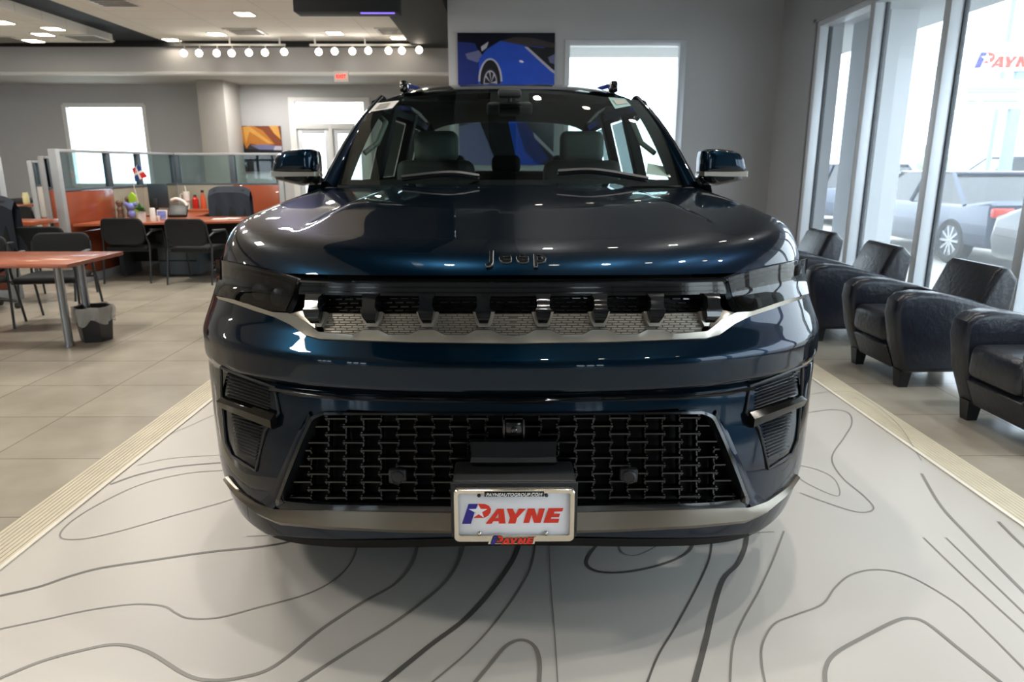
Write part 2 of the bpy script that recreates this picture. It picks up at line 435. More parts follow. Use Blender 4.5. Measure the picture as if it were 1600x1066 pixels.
for a, b in (((ex0, 0), (ex0 + .14, ez)), ((ex1 - .14, 0), (ex1, ez)), ((ex0, ez - .1), (ex1, ez)), ((ex0, dtz - .06), (ex1, dtz + .06)), (((ex0 + ex1) / 2 - .04, 0), ((ex0 + ex1) / 2 + .04, dtz))):
    _j = .003 * (b[0] - a[0] > .3); fr_.span((a[0] + _j, YF - .03 + _j, a[1]), (b[0] - _j, YF + .12 - _j, b[1] - _j), .004)
fr_.build('door_frame', 'white_trim', o)
mid = (ex0 + ex1) / 2
for (a, b) in ((ex0 + .14, mid - .04), (mid + .04, ex1 - .14)):
    lf = MB()
    for q, r in (((a, .05), (a + .11, dtz - .06)), ((b - .11, .05), (b, dtz - .06)), ((a, dtz - .17), (b, dtz - .06)), ((a, .05), (b, .3))):
        _j = .003 * (r[0] - q[0] > .2); lf.span((q[0] + _j, YF + .02 + _j, q[1] + _j), (r[0] - _j, YF + .07 - _j, r[1] - _j), .004)
    lf.build('door_leaf', 'frame_white', o)
YH = 14.1
zh = at_y(350, 115, YH).z
w = MB(); w.span((XL, YH, zh), (XE, YH + .15, HC + .1)); struct('wall_header', w, 'wall')
t = MB(); t.span((XL, YH - .025, zh - .02), (XE, YH + .15, zh + .03), .006); struct('trim_2', t, 'white_trim')
t = MB(); t.span((XL, YH - .06, HC - .10), (XE, YH, HC)); struct('trim_3', t, 'black_bulk')
c = MB(); c.span((XL, YH + .15, zh + .05), (XE, YF, zh + .12)); struct('ceiling_office', c, 'soffit')
px0, px1 = at_y(311, 180, 15.6).x, at_y(353, 180, 15.6).x
c = MB(); c.span((px0, 15.6, 0), (px1, YF, zh + .05), .01); struct('wall_pier', c, 'soffit')
w = MB(); w.span((XL - .2, YB, 0), (XL, YF + .2, HH)); struct('wall_left', w, 'wall')
b = MB(); b.span((XL, YF - .02, 0), (ex0, YF, .12)); struct('baseboard_far', b, 'wall_dark')
# wall behind the camera, with three shop windows
w = MB()
gx = [(-10.8, -9.0), (-7.6, -6.0), (2.0, 3.2)]
cur = XL
for a, b in gx:
    w.span((cur, YB - .2, 0), (a, YB, HH)); w.span((a, YB - .2, 0), (b, YB, .5)); w.span((a, YB - .2, 2.7), (b, YB, HH)); cur = b
w.span((cur, YB - .2, 0), (4.25, YB, HH)); struct('wall_front', w, 'wall_dark')
for i, (a, b) in enumerate(gx):
    p = MB(); p.span((a, YB - .12, .5), (b, YB - .1, 2.7)); o = struct('window_%d' % (11 + i), p, 'pane')
    fr_ = MB()
    for k in range(4):
        x = lerp(a, b, k / 3); fr_.span((x - .04, YB - .14, .5), (x + .04, YB - .06, 2.7))
    fr_.span((a, YB - .14, 1.55), (b, YB - .06, 1.63)); fr_.build('window_frame', 'frame_dark', o)
# ceilings
XB0, XN = at_z(648, 66, HC).x, -6.35
c = MB(); c.span((XN, YB, HC), (XB0, YH, HC + .1)); struct('ceiling', c, 'ceil')
c = MB(); c.span((XL, YB, HC), (XN, YH, HC + .1)); struct('ceiling_navy', c, 'navy')
XC = at_z(175, 66, HC - .14).x
c = MB(); c.span((XL, YB, HC - .14), (XC, at_z(100, 66.5, HC - .14).y, HC - .001)); c.bm.faces.ensure_lookup_table(); struct('ceiling_cloud', c, 'ceil')
c = MB(); c.span((XB0, YB, HC - .12), (XE - .02, YH - .06, HH)); struct('ceiling_bulkhead', c, 'black_bulk')
c = MB(); c.span((XE - .02, YB, HH), (4.25, YN + .2, HH + .1)); struct('ceiling_high', c, 'high_ceil')
c = MB(); c.span((-.28, YB, HH - .3), (.12, YN, HH)); struct('ceiling_beam', c, 'black_bulk')

# ------------------------------------------------------------------ display deck
LXI, RXI = at_z(163, 762, .06).x, at_z(1421, 700, .06).x
LXO, RXO = at_z(163, 716.5).x, at_z(1434, 675.5).x
dk = MB(); dk.span((LXI, -1.2, 0), (RXI, 8.6, .06))
def ribbon(pl, w, mi, n=7):
    dk.use(mi)
    P = spline([at_z(x, y, .0612) for x, y in pl], n); L, R = [], []
    for i, p in enumerate(P):
        d = (P[min(i + 1, len(P) - 1)] - P[max(i - 1, 0)]); d.z = 0; d.normalize(); q = Vector((-d.y, d.x, 0)) * w / 2
        L.append(p + q); R.append(p - q)
    dk.grid([L, R]); dk.use(0)
TH, TK, TN = .017, .012, .0065
for pl, w, mi in [
    ([(0, 931), (60, 917), (110, 900), (160, 887), (240, 875), (330, 862), (400, 855), (450, 847), (486, 833), (500, 815)], TK, 2),
    ([(-20, 987), (70, 968), (140, 953), (210, 944), (255, 947), (275, 958), (295, 966), (340, 965), (400, 950), (480, 928), (530, 900), (555, 865), (560, 820)], TN, 1),
    ([(-10, 1064), (60, 1035), (120, 1018), (180, 1007), (230, 1018), (290, 1054), (330, 1063), (380, 1058), (430, 1040), (500, 985), (560, 945), (620, 910), (648, 870), (655, 820)], TK, 1),
    ([(455, 1075), (540, 1020), (620, 970), (685, 920), (715, 880), (730, 830)], TK, 1),
    ([(590, 1075), (670, 1010), (735, 960), (785, 900), (808, 860), (815, 820)], TH, 2),
    ([(665, 1075), (740, 1010), (795, 945), (828, 890), (836, 850), (838, 820)], TN, 1),
    ([(735, 1075), (760, 1045), (790, 1010), (815, 1000), (835, 1010), (843, 1035), (842, 1075)], TK, 1),
    ([(857, 820), (860, 900), (866, 980), (872, 1075)], .003, 1),
    ([(945, 836), (920, 868), (918, 884), (940, 894), (985, 893), (1040, 880), (1075, 862), (1083, 840), (1070, 815)], TK, 2),
    ([(962, 840), (970, 861), (985, 868), (1005, 864), (1035, 846), (1050, 820)], TN, 1),
    ([(1112, 815), (1112, 850), (1106, 880), (1085, 925), (1055, 980), (1028, 1025), (1008, 1075)], TN, 2),
    ([(1168, 815), (1165, 850), (1153, 880), (1130, 905), (1115, 950), (1103, 1000), (1083, 1075)], TH, 2),
    ([(1225, 830), (1208, 875), (1185, 925), (1160, 970), (1145, 1010), (1140, 1075)], TN, 1),
    ([(1197, 1075), (1190, 1035), (1192, 1005), (1210, 975), (1245, 960), (1285, 944), (1305, 918), (1330, 898), (1370, 890), (1420, 900), (1490, 940), (1540, 985), (1610, 1055)], TN, 1),
    ([(1290, 1075), (1290, 1045), (1305, 1021), (1350, 995), (1400, 970), (1425, 966), (1450, 975), (1500, 1015), (1575, 1075)], TK, 1),
    ([(1443, 840), (1500, 895), (1560, 950), (1610, 995)], TN, 1), ([(1478, 840), (1540, 900), (1610, 967)], TN, 1),
    ([(1440, 740), (1470, 790), (1516, 840), (1560, 885), (1610, 935)], TK, 1), ([(1560, 815), (1590, 845), (1610, 862)], TK, 1),
    ([(1250, 770), (1290, 785), (1340, 800), (1365, 795), (1350, 775), (1315, 745), (1300, 715), (1318, 685), (1331, 662), (1325, 645), (1300, 640), (1262, 645)], TN, 1),
    ([(1240, 742), (1270, 760), (1310, 775), (1305, 750), (1280, 735), (1240, 725)], .004, 1),
    ([(1258, 618), (1300, 612), (1340, 616), (1400, 660), (1440, 720)], .004, 1),
    ([(400, 768), (340, 787), (270, 806), (190, 829), (130, 842), (95, 840), (105, 820), (150, 790), (220, 757), (290, 740), (360, 734)], TN, 1),
    ([(172, 757), (215, 742), (270, 730), (330, 724), (370, 722)], TK, 2),
    ([(215, 727), (270, 716), (360, 710)], .004, 1), ([(240, 690), (290, 668), (335, 648)], .004, 1),
    ([(385, 838), (440, 836), (500, 834)], .004, 1), ([(1060, 832), (1140, 834), (1210, 831)], .004, 1)]:
    ribbon(pl, w, mi)
deck = thing('display_deck', 'pale grey display deck printed with dark contour lines under the blue car', 'display deck', (0, 4, 0))
dk.build('deck', ['deck', 'deck_line', 'deck_line2'], deck)
for xi, xo in ((LXI, LXO), (RXI, RXO)):
    st = MB(); n = 9; sg = 1 if xo > xi else -1; rows = []
    e = MB(); e.prism([(xi, -1.2, .0), (xi + sg * .022, -1.2, .0), (xi + sg * .022, -1.2, .062), (xi, -1.2, .066)], (0, 9.8, 0))
    pr = [(xi + sg * .022, 0), (xi + sg * .022, .058)]
    for k in range(n):
        a = lerp(.022, abs(xo - xi), (k + .15) / n); b = lerp(.022, abs(xo - xi), (k + .72) / n); m_ = lerp(.022, abs(xo - xi), (k + .98) / n)
        z = lerp(.056, .016, k / (n - 1)); pr += [(xi + sg * a, z), (xi + sg * b, z - .001), (xi + sg * (b + .003), z - .010), (xi + sg * m_, z - .010)]
    pr += [(xo, .006), (xo, 0)]
    st.prism([(x, -1.2, z) for x, z in pr], (0, 9.8, 0)); st.build('ribbed_edging', 'strip', deck, sharp=.2)
    e.build('edging_lip', 'strip_edge', deck)

# ------------------------------------------------------------------ ceiling fittings
YT, ZT = 13.7, HC
def track(pxs, py, names, rail_label, lab):
    x0, x1 = at_y(pxs[0] - 14, 72, YT).x, at_y(pxs[-1] + 2, 72, YT).x
    r = MB(); r.span((x0, YT - .02, ZT - .14), (x1, YT + .02, ZT - .105), .004)
    for x in (x0 + .1, (x0 + x1) / 2, x1 - .1): r.span((x - .012, YT - .012, ZT - .11), (x + .012, YT + .012, ZT))
    tag(r.build('track_rail', 'lamp_body'), rail_label, 'light track')
    for i, x in enumerate(pxs):
        p = at_y(x, py[i], YT - .05)
        head = thing('track_spotlight', lab % ORD[i], 'spotlight', (p.x, YT, ZT - .14), 0, 'spotlights on the two ceiling tracks')
        a = MB(); a.tube([(p.x, YT, ZT - .14), (p.x, YT, p.z + .05)], .012, 8); a.build('stem', 'lamp_body', head)
        d = Vector((-p.x * .06, -1, -.28)).normalized(); q = d.to_track_quat('Z', 'Y').to_matrix()
        a = MB(); a.lathe([(.03, -.14), (.05, -.12), (.062, -.02), (.066, .02), (.060, .02), (.058, .0)], p, 16, 'z', True, q); a.build('lamp_head', 'lamp_body', head)
        a = MB(); a.lathe([(.059, .004), (.05, .012), (.0, .02)], p, 16, 'z', False, q); a.build('lamp_lens', 'lamp', head)
track([287, 311, 338.5, 362, 389, 414, 444], [83, 83, 83, 83, 82, 82, 81], 0, 'white lighting track left of the gap below the white tile ceiling', '%s spotlight from the left on the left-hand ceiling track')
track([498, 523, 550.5, 575.5, 607, 628, 655], [81, 80, 80, 79, 79, 79, 78], 0, 'white lighting track beside the black bulkhead above the exit sign', '%s spotlight from the left on the right-hand ceiling track, above the exit sign')
def downlight(px, py, z, label):
    p = at_z(px, py, z); a = MB(); a.span((p.x - .14, p.y - .14, z - .012), (p.x + .14, p.y + .14, z), .004)
    o = a.build('ceiling_light', 'lamp_body'); tag(o, label, 'ceiling light', 'recessed lights in the white ceilings')
    a = MB(); a.span((p.x - .12, p.y - .12, z - .016), (p.x + .12, p.y + .12, z - .011)); a.build('diffuser', 'down', o)
def vent(px, py, z, label, w=.3):
    p = at_z(px, py, z); a = MB(); a.span((p.x - w, p.y - w, z - .014), (p.x + w, p.y + w, z), .003)
    o = a.build('ceiling_vent', 'lamp_body'); tag(o, label, 'ceiling vent', 'air vents in the white ceilings')
    a = MB()
    for k in range(5): a.span((p.x - w * .8, p.y + w * (-.8 + k * .36), z - .02), (p.x + w * .8, p.y + w * (-.62 + k * .36), z - .013))
    a.build('vent_slat', 'grille_dark', o)
for px, py, l in ((382, 21, 'square ceiling light nearest the hanging black display'), (339, 52.5, 'square ceiling light beside the vent above the left track'), (268, 61.5, 'square ceiling light at the corner by the navy bulkhead'), (523, 51, 'faint square ceiling light above the right track'), (622, 58.5, 'square ceiling light beside the black bulkhead corner')):
    downlight(px, py, HC, l)
for px, py, l in ((83, 44, 'third-nearest square light in the left dropped ceiling'), (67, 53, 'second farthest square light in the left dropped ceiling'), (52, 63, 'farthest square light in the left dropped ceiling'), (2, 34, 'square light at the left picture edge in the dropped ceiling')):
    downlight(px, py, HC - .14, l)
vent(384, 49, HC, 'air vent in the white ceiling between the two tracks'); vent(616, 48.5, HC, 'air vent next to the black bulkhead in the white ceiling')
vent(175, 2, HC, 'air vent cut by the top edge of the photograph'); vent(137, 59, HC - .14, 'air vent near the corner of the left dropped ceiling'); vent(8, 61, HC - .14, 'air vent in the dropped ceiling by the left picture edge')
# hanging black display
q = at_y(458, 18, 9.2), at_y(622, 17, 9.2)
dsp = MB(); dsp.span((q[0].x, 9.2, q[0].z), (q[1].x, 9.5, HC - .1), .01); o = dsp.build('ceiling_display', 'black_bulk'); tag(o, 'black display box hanging from the white ceiling near the bulkhead', 'display')
a = MB(); a.span((q[0].x + .8, 9.24, q[0].z - .012), (q[1].x - .05, 9.27, q[0].z + .001)); a.build('light_strip', 'purple', o)
for x in (.3, .7):
    a = MB(); xx = lerp(q[0].x, q[1].x, x); a.span((xx - .03, 9.33, HC - .11), (xx + .03, 9.38, HC)); a.build('hanger', 'black_bulk', o)
# exit sign
p = at_y(536, 121, YH + .1)
ex = thing('exit_sign', 'small red lit exit sign hanging under the far soffit', 'sign', (p.x, p.y, p.z))
a = MB(); a.box((p.x, p.y - .13, p.z), (.27, .05, .19), None, .008); a.tube([(p.x, p.y - .13, p.z + .09), (p.x, p.y - .1, zh + .05)], .01, 6); a.build('sign_box', 'exit_box', ex)
a = MB(); text_into(a, 'EXIT', .15, (p.x, p.y - .157, p.z), (1, 0, 0), (0, 0, 1), .002, 0, .008, .19); a.build('lettering', 'exit', ex)

# ------------------------------------------------------------------ wall pictures
def picture(name, label, x0, x1, z0, z1, Y, mats, shapes):
    Y -= .006; o = MB(); o.span((x0, Y - .03, z0), (x1, Y, z1), .003); o = o.build(name, mats[0]); tag(o, label, 'picture')
    W, H = x1 - x0, z1 - z0; a = MB()
    for i, (mi, pl) in enumerate(shapes):
        a.use(mi); a.poly([(x0 + min(1, max(0, u)) * W, Y - .0312 - .0004 * i, z1 - min(1, max(0, v)) * H) for u, v in pl])
    a.build('artwork', mats, o); return o
M['p_blue'] = mat('poster_blue', '#1f4fc4', .35, coat=.3); M['p_mid'] = mat('poster_deep_blue', '#152a78', .35, coat=.3); M['p_lil'] = mat('poster_lilac_grey', '#6d6f96', .35)
M['p_light'] = mat('poster_pale', '#b9b7c8', .35); M['p_brown'] = mat('poster_brown_grey', '#3b3234', .35); M['p_blk'] = mat('poster_black', '#0a0b10', .35)
x0, x1 = at_y(716, 130, YN).x, at_y(866, 130, YN).x; z1 = at_y(790, 52, YN).z; z0 = at_y(790, 258, YN).z
arc = lambda cx, cy, rx, ry, a0, a1, n=14: [(cx + rx * cos(radians(a0 + (a1 - a0) * k / n)), cy - ry * sin(radians(a0 + (a1 - a0) * k / n))) for k in range(n + 1)]
picture('blue_car_poster', 'large dark poster of a blue car body on the back wall behind the roof', x0, x1, z0, z1, YN,
    ['poster_dark', 'p_blue', 'p_mid', 'p_lil', 'p_light', 'p_brown', 'p_blk'],
    [(m_, [(u, v * .64) for u, v in pl]) for m_, pl in [(2, [(.0, .1), (.18, .12), (.25, .3), (.22, 1.04), (0, 1.04)]), (3, [(.08, .24), (.22, .2), (.27, .28), (.2, .34), (.1, .3)]), (4, [(.24, .16), (.32, .1), (.30, .17), (.25, .21)]),
     (1, [(.30, .19), (.44, .09), (.68, .11), (1, .2), (1, 1.04), (.2, 1.04), (.22, .3)]), (5, [(.44, .09), (.58, .05), (.78, .06), (1, .12), (1, .17), (.70, .15)]),
     (6, [(.70, .15), (.86, .17), (1, .18), (1, .42), (.97, .42)]), (4, [(.685, .16), (.72, .16), (1, .44), (1, .47), (.96, .44)]), (3, [(.93, .28), (1, .24), (1, .36), (.95, .34)]),
     (4, arc(.335, .56, .125, .27, 180, 0) + arc(.335, .56, .105, .25, 0, 180)), (6, arc(.335, .56, .105, .25, 0, 360, 26)[:-1]), (5, arc(.335, .58, .08, .17, 0, 360, 20)[:-1]),
     (4, arc(.335, .58, .07, .15, 0, 360, 20)[:-1]), (6, arc(.335, .58, .06, .135, 0, 360, 20)[:-1])] +
    [(4, [(.335 + .01 * sin(radians(a)), .58), (.335 + .065 * cos(radians(a)), .58 - .14 * sin(radians(a))), (.335 + .06 * cos(radians(a + 12)), .58 - .13 * sin(radians(a + 12)))]) for a in range(0, 360, 45)]] +
    [(3, [(0, .70), (.22, .66), (.40, 1), (0, 1)]), (1, [(.52, .66), (.60, .66), (.80, .98), (.90, 1), (.55, 1)]), (2, [(.60, .66), (.72, .68), (.95, .95), (.85, 1), (.70, .9)]), (6, [(.22, .66), (.52, .66), (.62, 1), (.40, 1)]), (4, [(.78, .74), (1, .9), (1, .93), (.8, .79)])])
M['o_1'] = mat('poster_amber', '#b8742c', .4); M['o_2'] = mat('poster_rust', '#7d3f22', .4); M['o_3'] = mat('poster_dim', '#3a3338', .4); M['o_4'] = mat('poster_gold', '#d09a4a', .4)
x0, x1 = at_y(372, 230, YF).x, at_y(441, 230, YF).x; z1 = at_y(406, 197, YF).z; z0 = at_y(406, 268, YF).z
picture('amber_car_poster', 'small poster of an amber car close-up on the far wall beside the doors', x0, x1, z0, z1, YF,
    ['o_3', 'o_1', 'o_2', 'o_4', 'p_lil', 'p_light', 'p_blk'],
    [(2, [(.12, .02), (1, .0), (1, .45), (.5, .5), (.3, .42)]), (1, [(.12, .02), (.4, 0), (.6, .1), (.85, .4), (.5, .42), (.3, .38), (.2, .5), (.12, .3)]), (3, [(.16, .02), (.3, .0), (.8, .38), (.7, .38), (.3, .12), (.2, .4)]),
     (3, [(.75, 0), (.95, .0), (1, .3), (.85, .16)]), (4, [(.3, .42), (.6, .4), (1, .44), (1, .52), (.5, .52)]), (5, [(.85, .44), (1, .44), (1, .56), (.8, .55)]), (6, [(.05, .5), (1, .53), (1, 1), (.05, 1)])])

# ================================================================== the car
X0 = .018          # centre line
PZ = .06           # top of the deck
car = thing('suv', 'large dark blue sport utility vehicle with seven-slot grille on a pale display deck', 'car', (X0, 4.3, PZ))
NEXP, DEP = 2.4, .75
YCT = [(.375, 1.86), (.395, 1.79), (.412, 1.768), (.515, 1.76), (.60, 1.775), (.70, 1.79), (.767, 1.795), (.815, 1.80), (.832, 1.775), (.90, 1.762), (.915, 1.762), (.975, 1.81), (1.06, 1.85), (1.16, 1.86)]
WT = [(.375, .98), (.44, 1.01), (.6, 1.045), (.8, 1.055), (.95, 1.04), (1.05, 1.015), (1.13, 1.0), (1.2, .99), (1.33, .94)]
def Yc(z): return smooth_tab(YCT, z, .010)
def Wd(z): return smooth_tab(WT, z, .04)
def sag(z, ax):  # the lower edge drops towards the corners
    return z + .10 * min(1, (ax / .75) ** 2) * (1 - sstep(.44, .64, z))
def FY(X, z):
    z = sag(z, abs(X - X0)); w = Wd(z); a = min(.9995, abs(X - X0) / w)
    return Yc(z) + DEP * (1 - (1 - a ** NEXP) ** (1 / NEXP))
def skin(px, py, off=0.0):
    d = ray(px, py); lo = 1.3 / d.y; hi = lo; f = None
    def g(t):
        p = CAM + d * t; return p.y - FY(p.x, p.z)
    step = .02; ok = False
    for i in range(90):
        hi = lo + step
        if g(hi) >= 0: ok = True; break
        lo = hi
    if not ok:  # grazing ray: closest approach to the skin
        best = min((abs(g(1.3 / d.y + .01 * k)), 1.3 / d.y + .01 * k) for k in range(160))[1]; lo = hi = best
    for i in range(26):
        m = (lo + hi) / 2
        if g(m) >= 0: hi = m
        else: lo = m
    p = CAM + d * ((lo + hi) / 2)
    return p + nrm(p.x, p.z) * off
def nrm(X, z):
    e = .004; fx = (FY(X + e, z) - FY(X - e, z)) / (2 * e); fz = (FY(X, z + e) - FY(X, z - e)) / (2 * e)
    fx = max(-3.5, min(3.5, fx)); fz = max(-1.2, min(1.2, fz))
    return Vector((fx, -1, fz)).normalized()
def flip(p): return Vector((2 * X0 - p.x, p.y, p.z))
CPX = 801.7
def patch(mb, rows, thick=.012, nu=16, nv=3, mode='both'):
    """a panel on the nose: rows = [(pixel polyline, outward offset)], traced on the photo's left half.
    mode both: a left and a right copy; full: the halves joined at the centre line; one: just as traced"""
    R = [(resample([(x, y, 0) for x, y in pl], nu), o) for pl, o in rows]
    fr, bk = [], []
    for k in range(len(R) - 1):
        (A, oa), (B, ob) = R[k], R[k + 1]
        for j in range(nv + (k == len(R) - 2)):
            t = j / nv; o = lerp(oa, ob, t); f, b = [], []
            for i, (p, q) in enumerate(zip(A, B)):
                c = p.lerp(q, t); s = skin(c.x, c.y)
                if mode == 'full' and i == nu - 1: s = Vector((X0, FY(X0, s.z), s.z))
                n = nrm(s.x, s.z)
                if mode == 'full' and i == nu - 1: n.x = 0; n.normalize()
                f.append(s + n * o); b.append(s + n * (o - thick))
            fr.append(f); bk.append(b)
    def emit(fr, bk):
        m, n = len(fr), len(fr[0]); vs = [p for r in fr for p in r] + [p for r in bk for p in r]; N = m * n; fs = []
        for i in range(m - 1):
            for j in range(n - 1):
                q = (i * n + j, i * n + j + 1, (i + 1) * n + j + 1, (i + 1) * n + j)
                fs.append(q); fs.append(tuple(N + k for k in reversed(q)))
        bd = [j for j in range(n)] + [i * n + n - 1 for i in range(1, m)] + [(m - 1) * n + j for j in range(n - 2, -1, -1)] + [i * n for i in range(m - 2, 0, -1)]
        for a, b in zip(bd, bd[1:] + bd[:1]): fs.append((a, b, b + N, a + N))
        mb.vf(vs, fs)
    if mode == 'full':
        J = lambda rows: [r + [flip(p) for p in reversed(r[:-1])] for r in rows]
        emit(J(fr), J(bk))
    else:
        emit(fr, bk)
        if mode == 'both': emit([[flip(p) for p in r] for r in fr], [[flip(p) for p in r] for r in bk])
    return mb

# ---- lower body: bumper skin, fenders, doors and tail as one lofted shell, split into bumper and body
NT = 150
def ring(z):
    pts = []
    for i in range(NT + 1):
        t = -pi / 2 + pi * i / NT; s = sin(t); c = max(0, cos(t))
        ze = sag(z, abs(s) ** (2 / NEXP)); w, yc = Wd(ze), Yc(ze)
        pts.append(Vector((X0 + w * copysign(abs(s) ** (2 / NEXP), s), yc + DEP * (1 - c ** (2 / NEXP)), z)))
    y0 = yc + DEP; ye = 6.85
    side = [y0 + (ye - y0) * k / 60 for k in range(1, 61)]
    R = [Vector((X0 + w, y, z)) for y in side]
    rear = []
    for k in range(1, 12):
        a = pi * k / 12; rear.append(Vector((X0 + w * copysign(abs(cos(a)) ** .5, cos(a)), ye + .3 * abs(sin(a)) ** .5, z)))
    L = [Vector((X0 - w, y, z)) for y in reversed(side)]
    return pts + R + rear + L
zs = [.275 + .255 * k / 70 for k in range(70)] + [.53 + (1.12 - .53) * k / 90 for k in range(91)] + [1.15, 1.2, 1.25, 1.29, 1.325]
rings = [ring(z) for z in zs]
WHY, WHZ, WHYR = 2.73, PZ + .41, 5.85
bump, body = MB(), MB()
SBOT = [(344, 468), (370, 476), (395, 485), (430, 496), (455, 508), (478, 525), (500, 531), (640, 536), (801.7, 538)]
_c = sorted((abs(p.x - X0), p.z) for p in (skin(x, y - 2.5) for x, y in SBOT))
_e = sorted((p.z, abs(p.x - X0)) for p in (skin(x, y) for x, y in ((497, 650), (491, 658), (478, 692), (458, 742), (444, 780), (441, 788))))
_t = skin(801, 649).z; _bt = sorted((abs(p.x - X0), p.z) for p in (skin(x, y) for x, y in ((438, 788), (480, 790), (520, 792), (640, 794), (801, 795))))
vb = [[bump.bm.verts.new(p) for p in r] for r in rings]; vy = [[body.bm.verts.new(p) for p in r] for r in rings]
for i in range(len(rings) - 1):
    n = len(rings[0])
    for j in range(n):
        k = (j + 1) % n
        c = (rings[i][j] + rings[i][k] + rings[i + 1][j] + rings[i + 1][k]) / 4
        ax = abs(c.x - X0)
        if ax > .7 and (Vector((c.y - WHY, c.z - WHZ)).length < .455 or Vector((c.y - WHYR, c.z - WHZ)).length < .46): continue
        if c.z > 1.12 and c.y < 3.42: continue
        if c.y < 2.7 and sag(c.z, ax) < .379: continue
        if c.y < 2.3:
            if interp(_bt, ax) < c.z < _t - .022 * sstep(.46, .53, ax) and ax < interp(_e, c.z) + .014: continue
            if interp(_c, ax) < c.z < 1.12: continue
        tgt, V = (bump, vb) if c.y < 2.27 else (body, vy)
        tgt.bm.faces.new([V[i][j], V[i][k], V[i + 1][k], V[i + 1][j]])
for b in (bump, body):
    bmesh.ops.delete(b.bm, geom=[v for v in b.bm.verts if not v.link_faces], context='VERTS')
o_bump = bump.build('front_bumper', 'paint', car)

# ---- hood and fender tops: one height field over the nose outline
HW = 1.0
def hood_front(X):
    a = min(1, abs(X - X0) / HW); return 1.86 + DEP * (1 - max(0, 1 - a ** NEXP) ** (1 / NEXP))
def hood_z(X, Y):
    ax = abs(X - X0); a = (ax / HW) ** NEXP; b = max(0, (1.86 + DEP - Y) / DEP) ** NEXP
    r = min(1, (a + b) ** (1 / NEXP)); wt = a / max(1e-6, a + b)
    d = (1 - r) * lerp(DEP, HW, wt); lam = lerp(.05, .026, wt)
    top = 1.202 + .083 * (Y - 2.0) + .012 * sin(min(1, max(0, (Y - 1.9) / 1.5)) * pi) - .006 * (ax / .9) ** 2
    bw = .50 + .12 * max(0, 3.3 - Y)
    top += .024 * (1 - sstep(bw, bw + .05, ax)) * sstep(2.05, 2.7, Y)
    edge = 1.134 - .028 * (ax / .97) ** 2 + .01 * max(0, Y - 2.6)
    return top - max(0, top - edge) * exp(-d / lam)
cols = []
NH = 140
for i in range(NH + 1):
    t = -pi / 2 + pi * i / NH; s = sin(t)
    cols.append(X0 + HW * copysign(abs(s) ** (2 / NEXP), s))
def rear_y(X): return 3.24 + .2 * ((X - X0) / .95) ** 2
hood, fend = MB(), MB()
NV = 70
P = []
for j in range(NV + 1):
    v = (j / NV) ** 1.6; row = []
    for X in cols:
        yf = hood_front(X); Y = yf + v * (max(rear_y(X), yf + .3) - yf); row.append(Vector((X, Y, hood_z(X, Y))))
    P.append(row)
for mb_, test in ((hood, lambda X: abs(X - X0) < .915), (fend, lambda X: abs(X - X0) >= .915)):
    V = [[mb_.bm.verts.new(p) for p in r] for r in P]
    for j in range(NV):
        for i in range(NH):
            if test((P[j][i].x + P[j][i + 1].x) / 2):
                mb_.bm.faces.new([V[j][i], V[j][i + 1], V[j + 1][i + 1], V[j + 1][i]])
    bmesh.ops.delete(mb_.bm, geom=[v for v in mb_.bm.verts if not v.link_faces], context='VERTS')
# inner nose closing under the hood edge
hp = [(X, hood_front(X), hood_z(X, hood_front(X))) for X in cols]
o_hood = hood.build('hood', 'paint', car)
for v in fend.bm.verts: pass
tmp = bpy.data.meshes.new('t'); fend.bm.to_mesh(tmp); fend.bm.free(); body.bm.from_mesh(tmp); bpy.data.meshes.remove(tmp)
# cowl shelf behind the hood and rear deck closing
body.grid([[Vector((X0 + u * .95, rear_y(X0 + u * .95) - .06, 1.27)) for u in [k / 10 - 1 for k in range(21)]],
           [Vector((X0 + u * .93, 3.55 + .05 * u * u, 1.30)) for u in [k / 10 - 1 for k in range(21)]]])
body.build('body', 'paint', car)
g = MB()   # dark gap between the hood edge and the nose, and inner structure
g.grid([[Vector((x, y + .012, z - .012)) for x, y, z in hp], [Vector((x, y + .02, z - .05)) for x, y, z in hp], [Vector((x * .97, y + .1, .97)) for x, y, z in hp]])
g.span((X0 - .80, 2.05, .42), (X0 + .80, 2.2, 1.0))
g.build('radiator_support', 'deep_black', car)
em = MB(); em2 = MB()
def hood_frame(px, py):
    Y = 1.87
    for k in range(300):
        p = at_y(px, py, Y)
        if p.z <= hood_z(p.x, p.y): break
        Y += .001
    e = .004; hz = (hood_z(p.x, p.y + e) - hood_z(p.x, p.y - e)) / (2 * e)
    uy = Vector((0, 1, hz)).normalized(); return p, Vector((1, 0, 0)), uy
p, ux, uy = hood_frame(806, 405)
n = ux.cross(uy)
em2.use(0); text_into(em2, 'Jeep', .058, p + n * .001, ux, uy, .002, 0, .0016, .165, 1.27)
em2.use(1); text_into(em2, 'Jeep', .058, p + n * .0035, ux, uy, .002, 0, .0004, .163, 1.275)
em2.build('hood_lettering', ['grey_metal', 'gloss_black'], car)

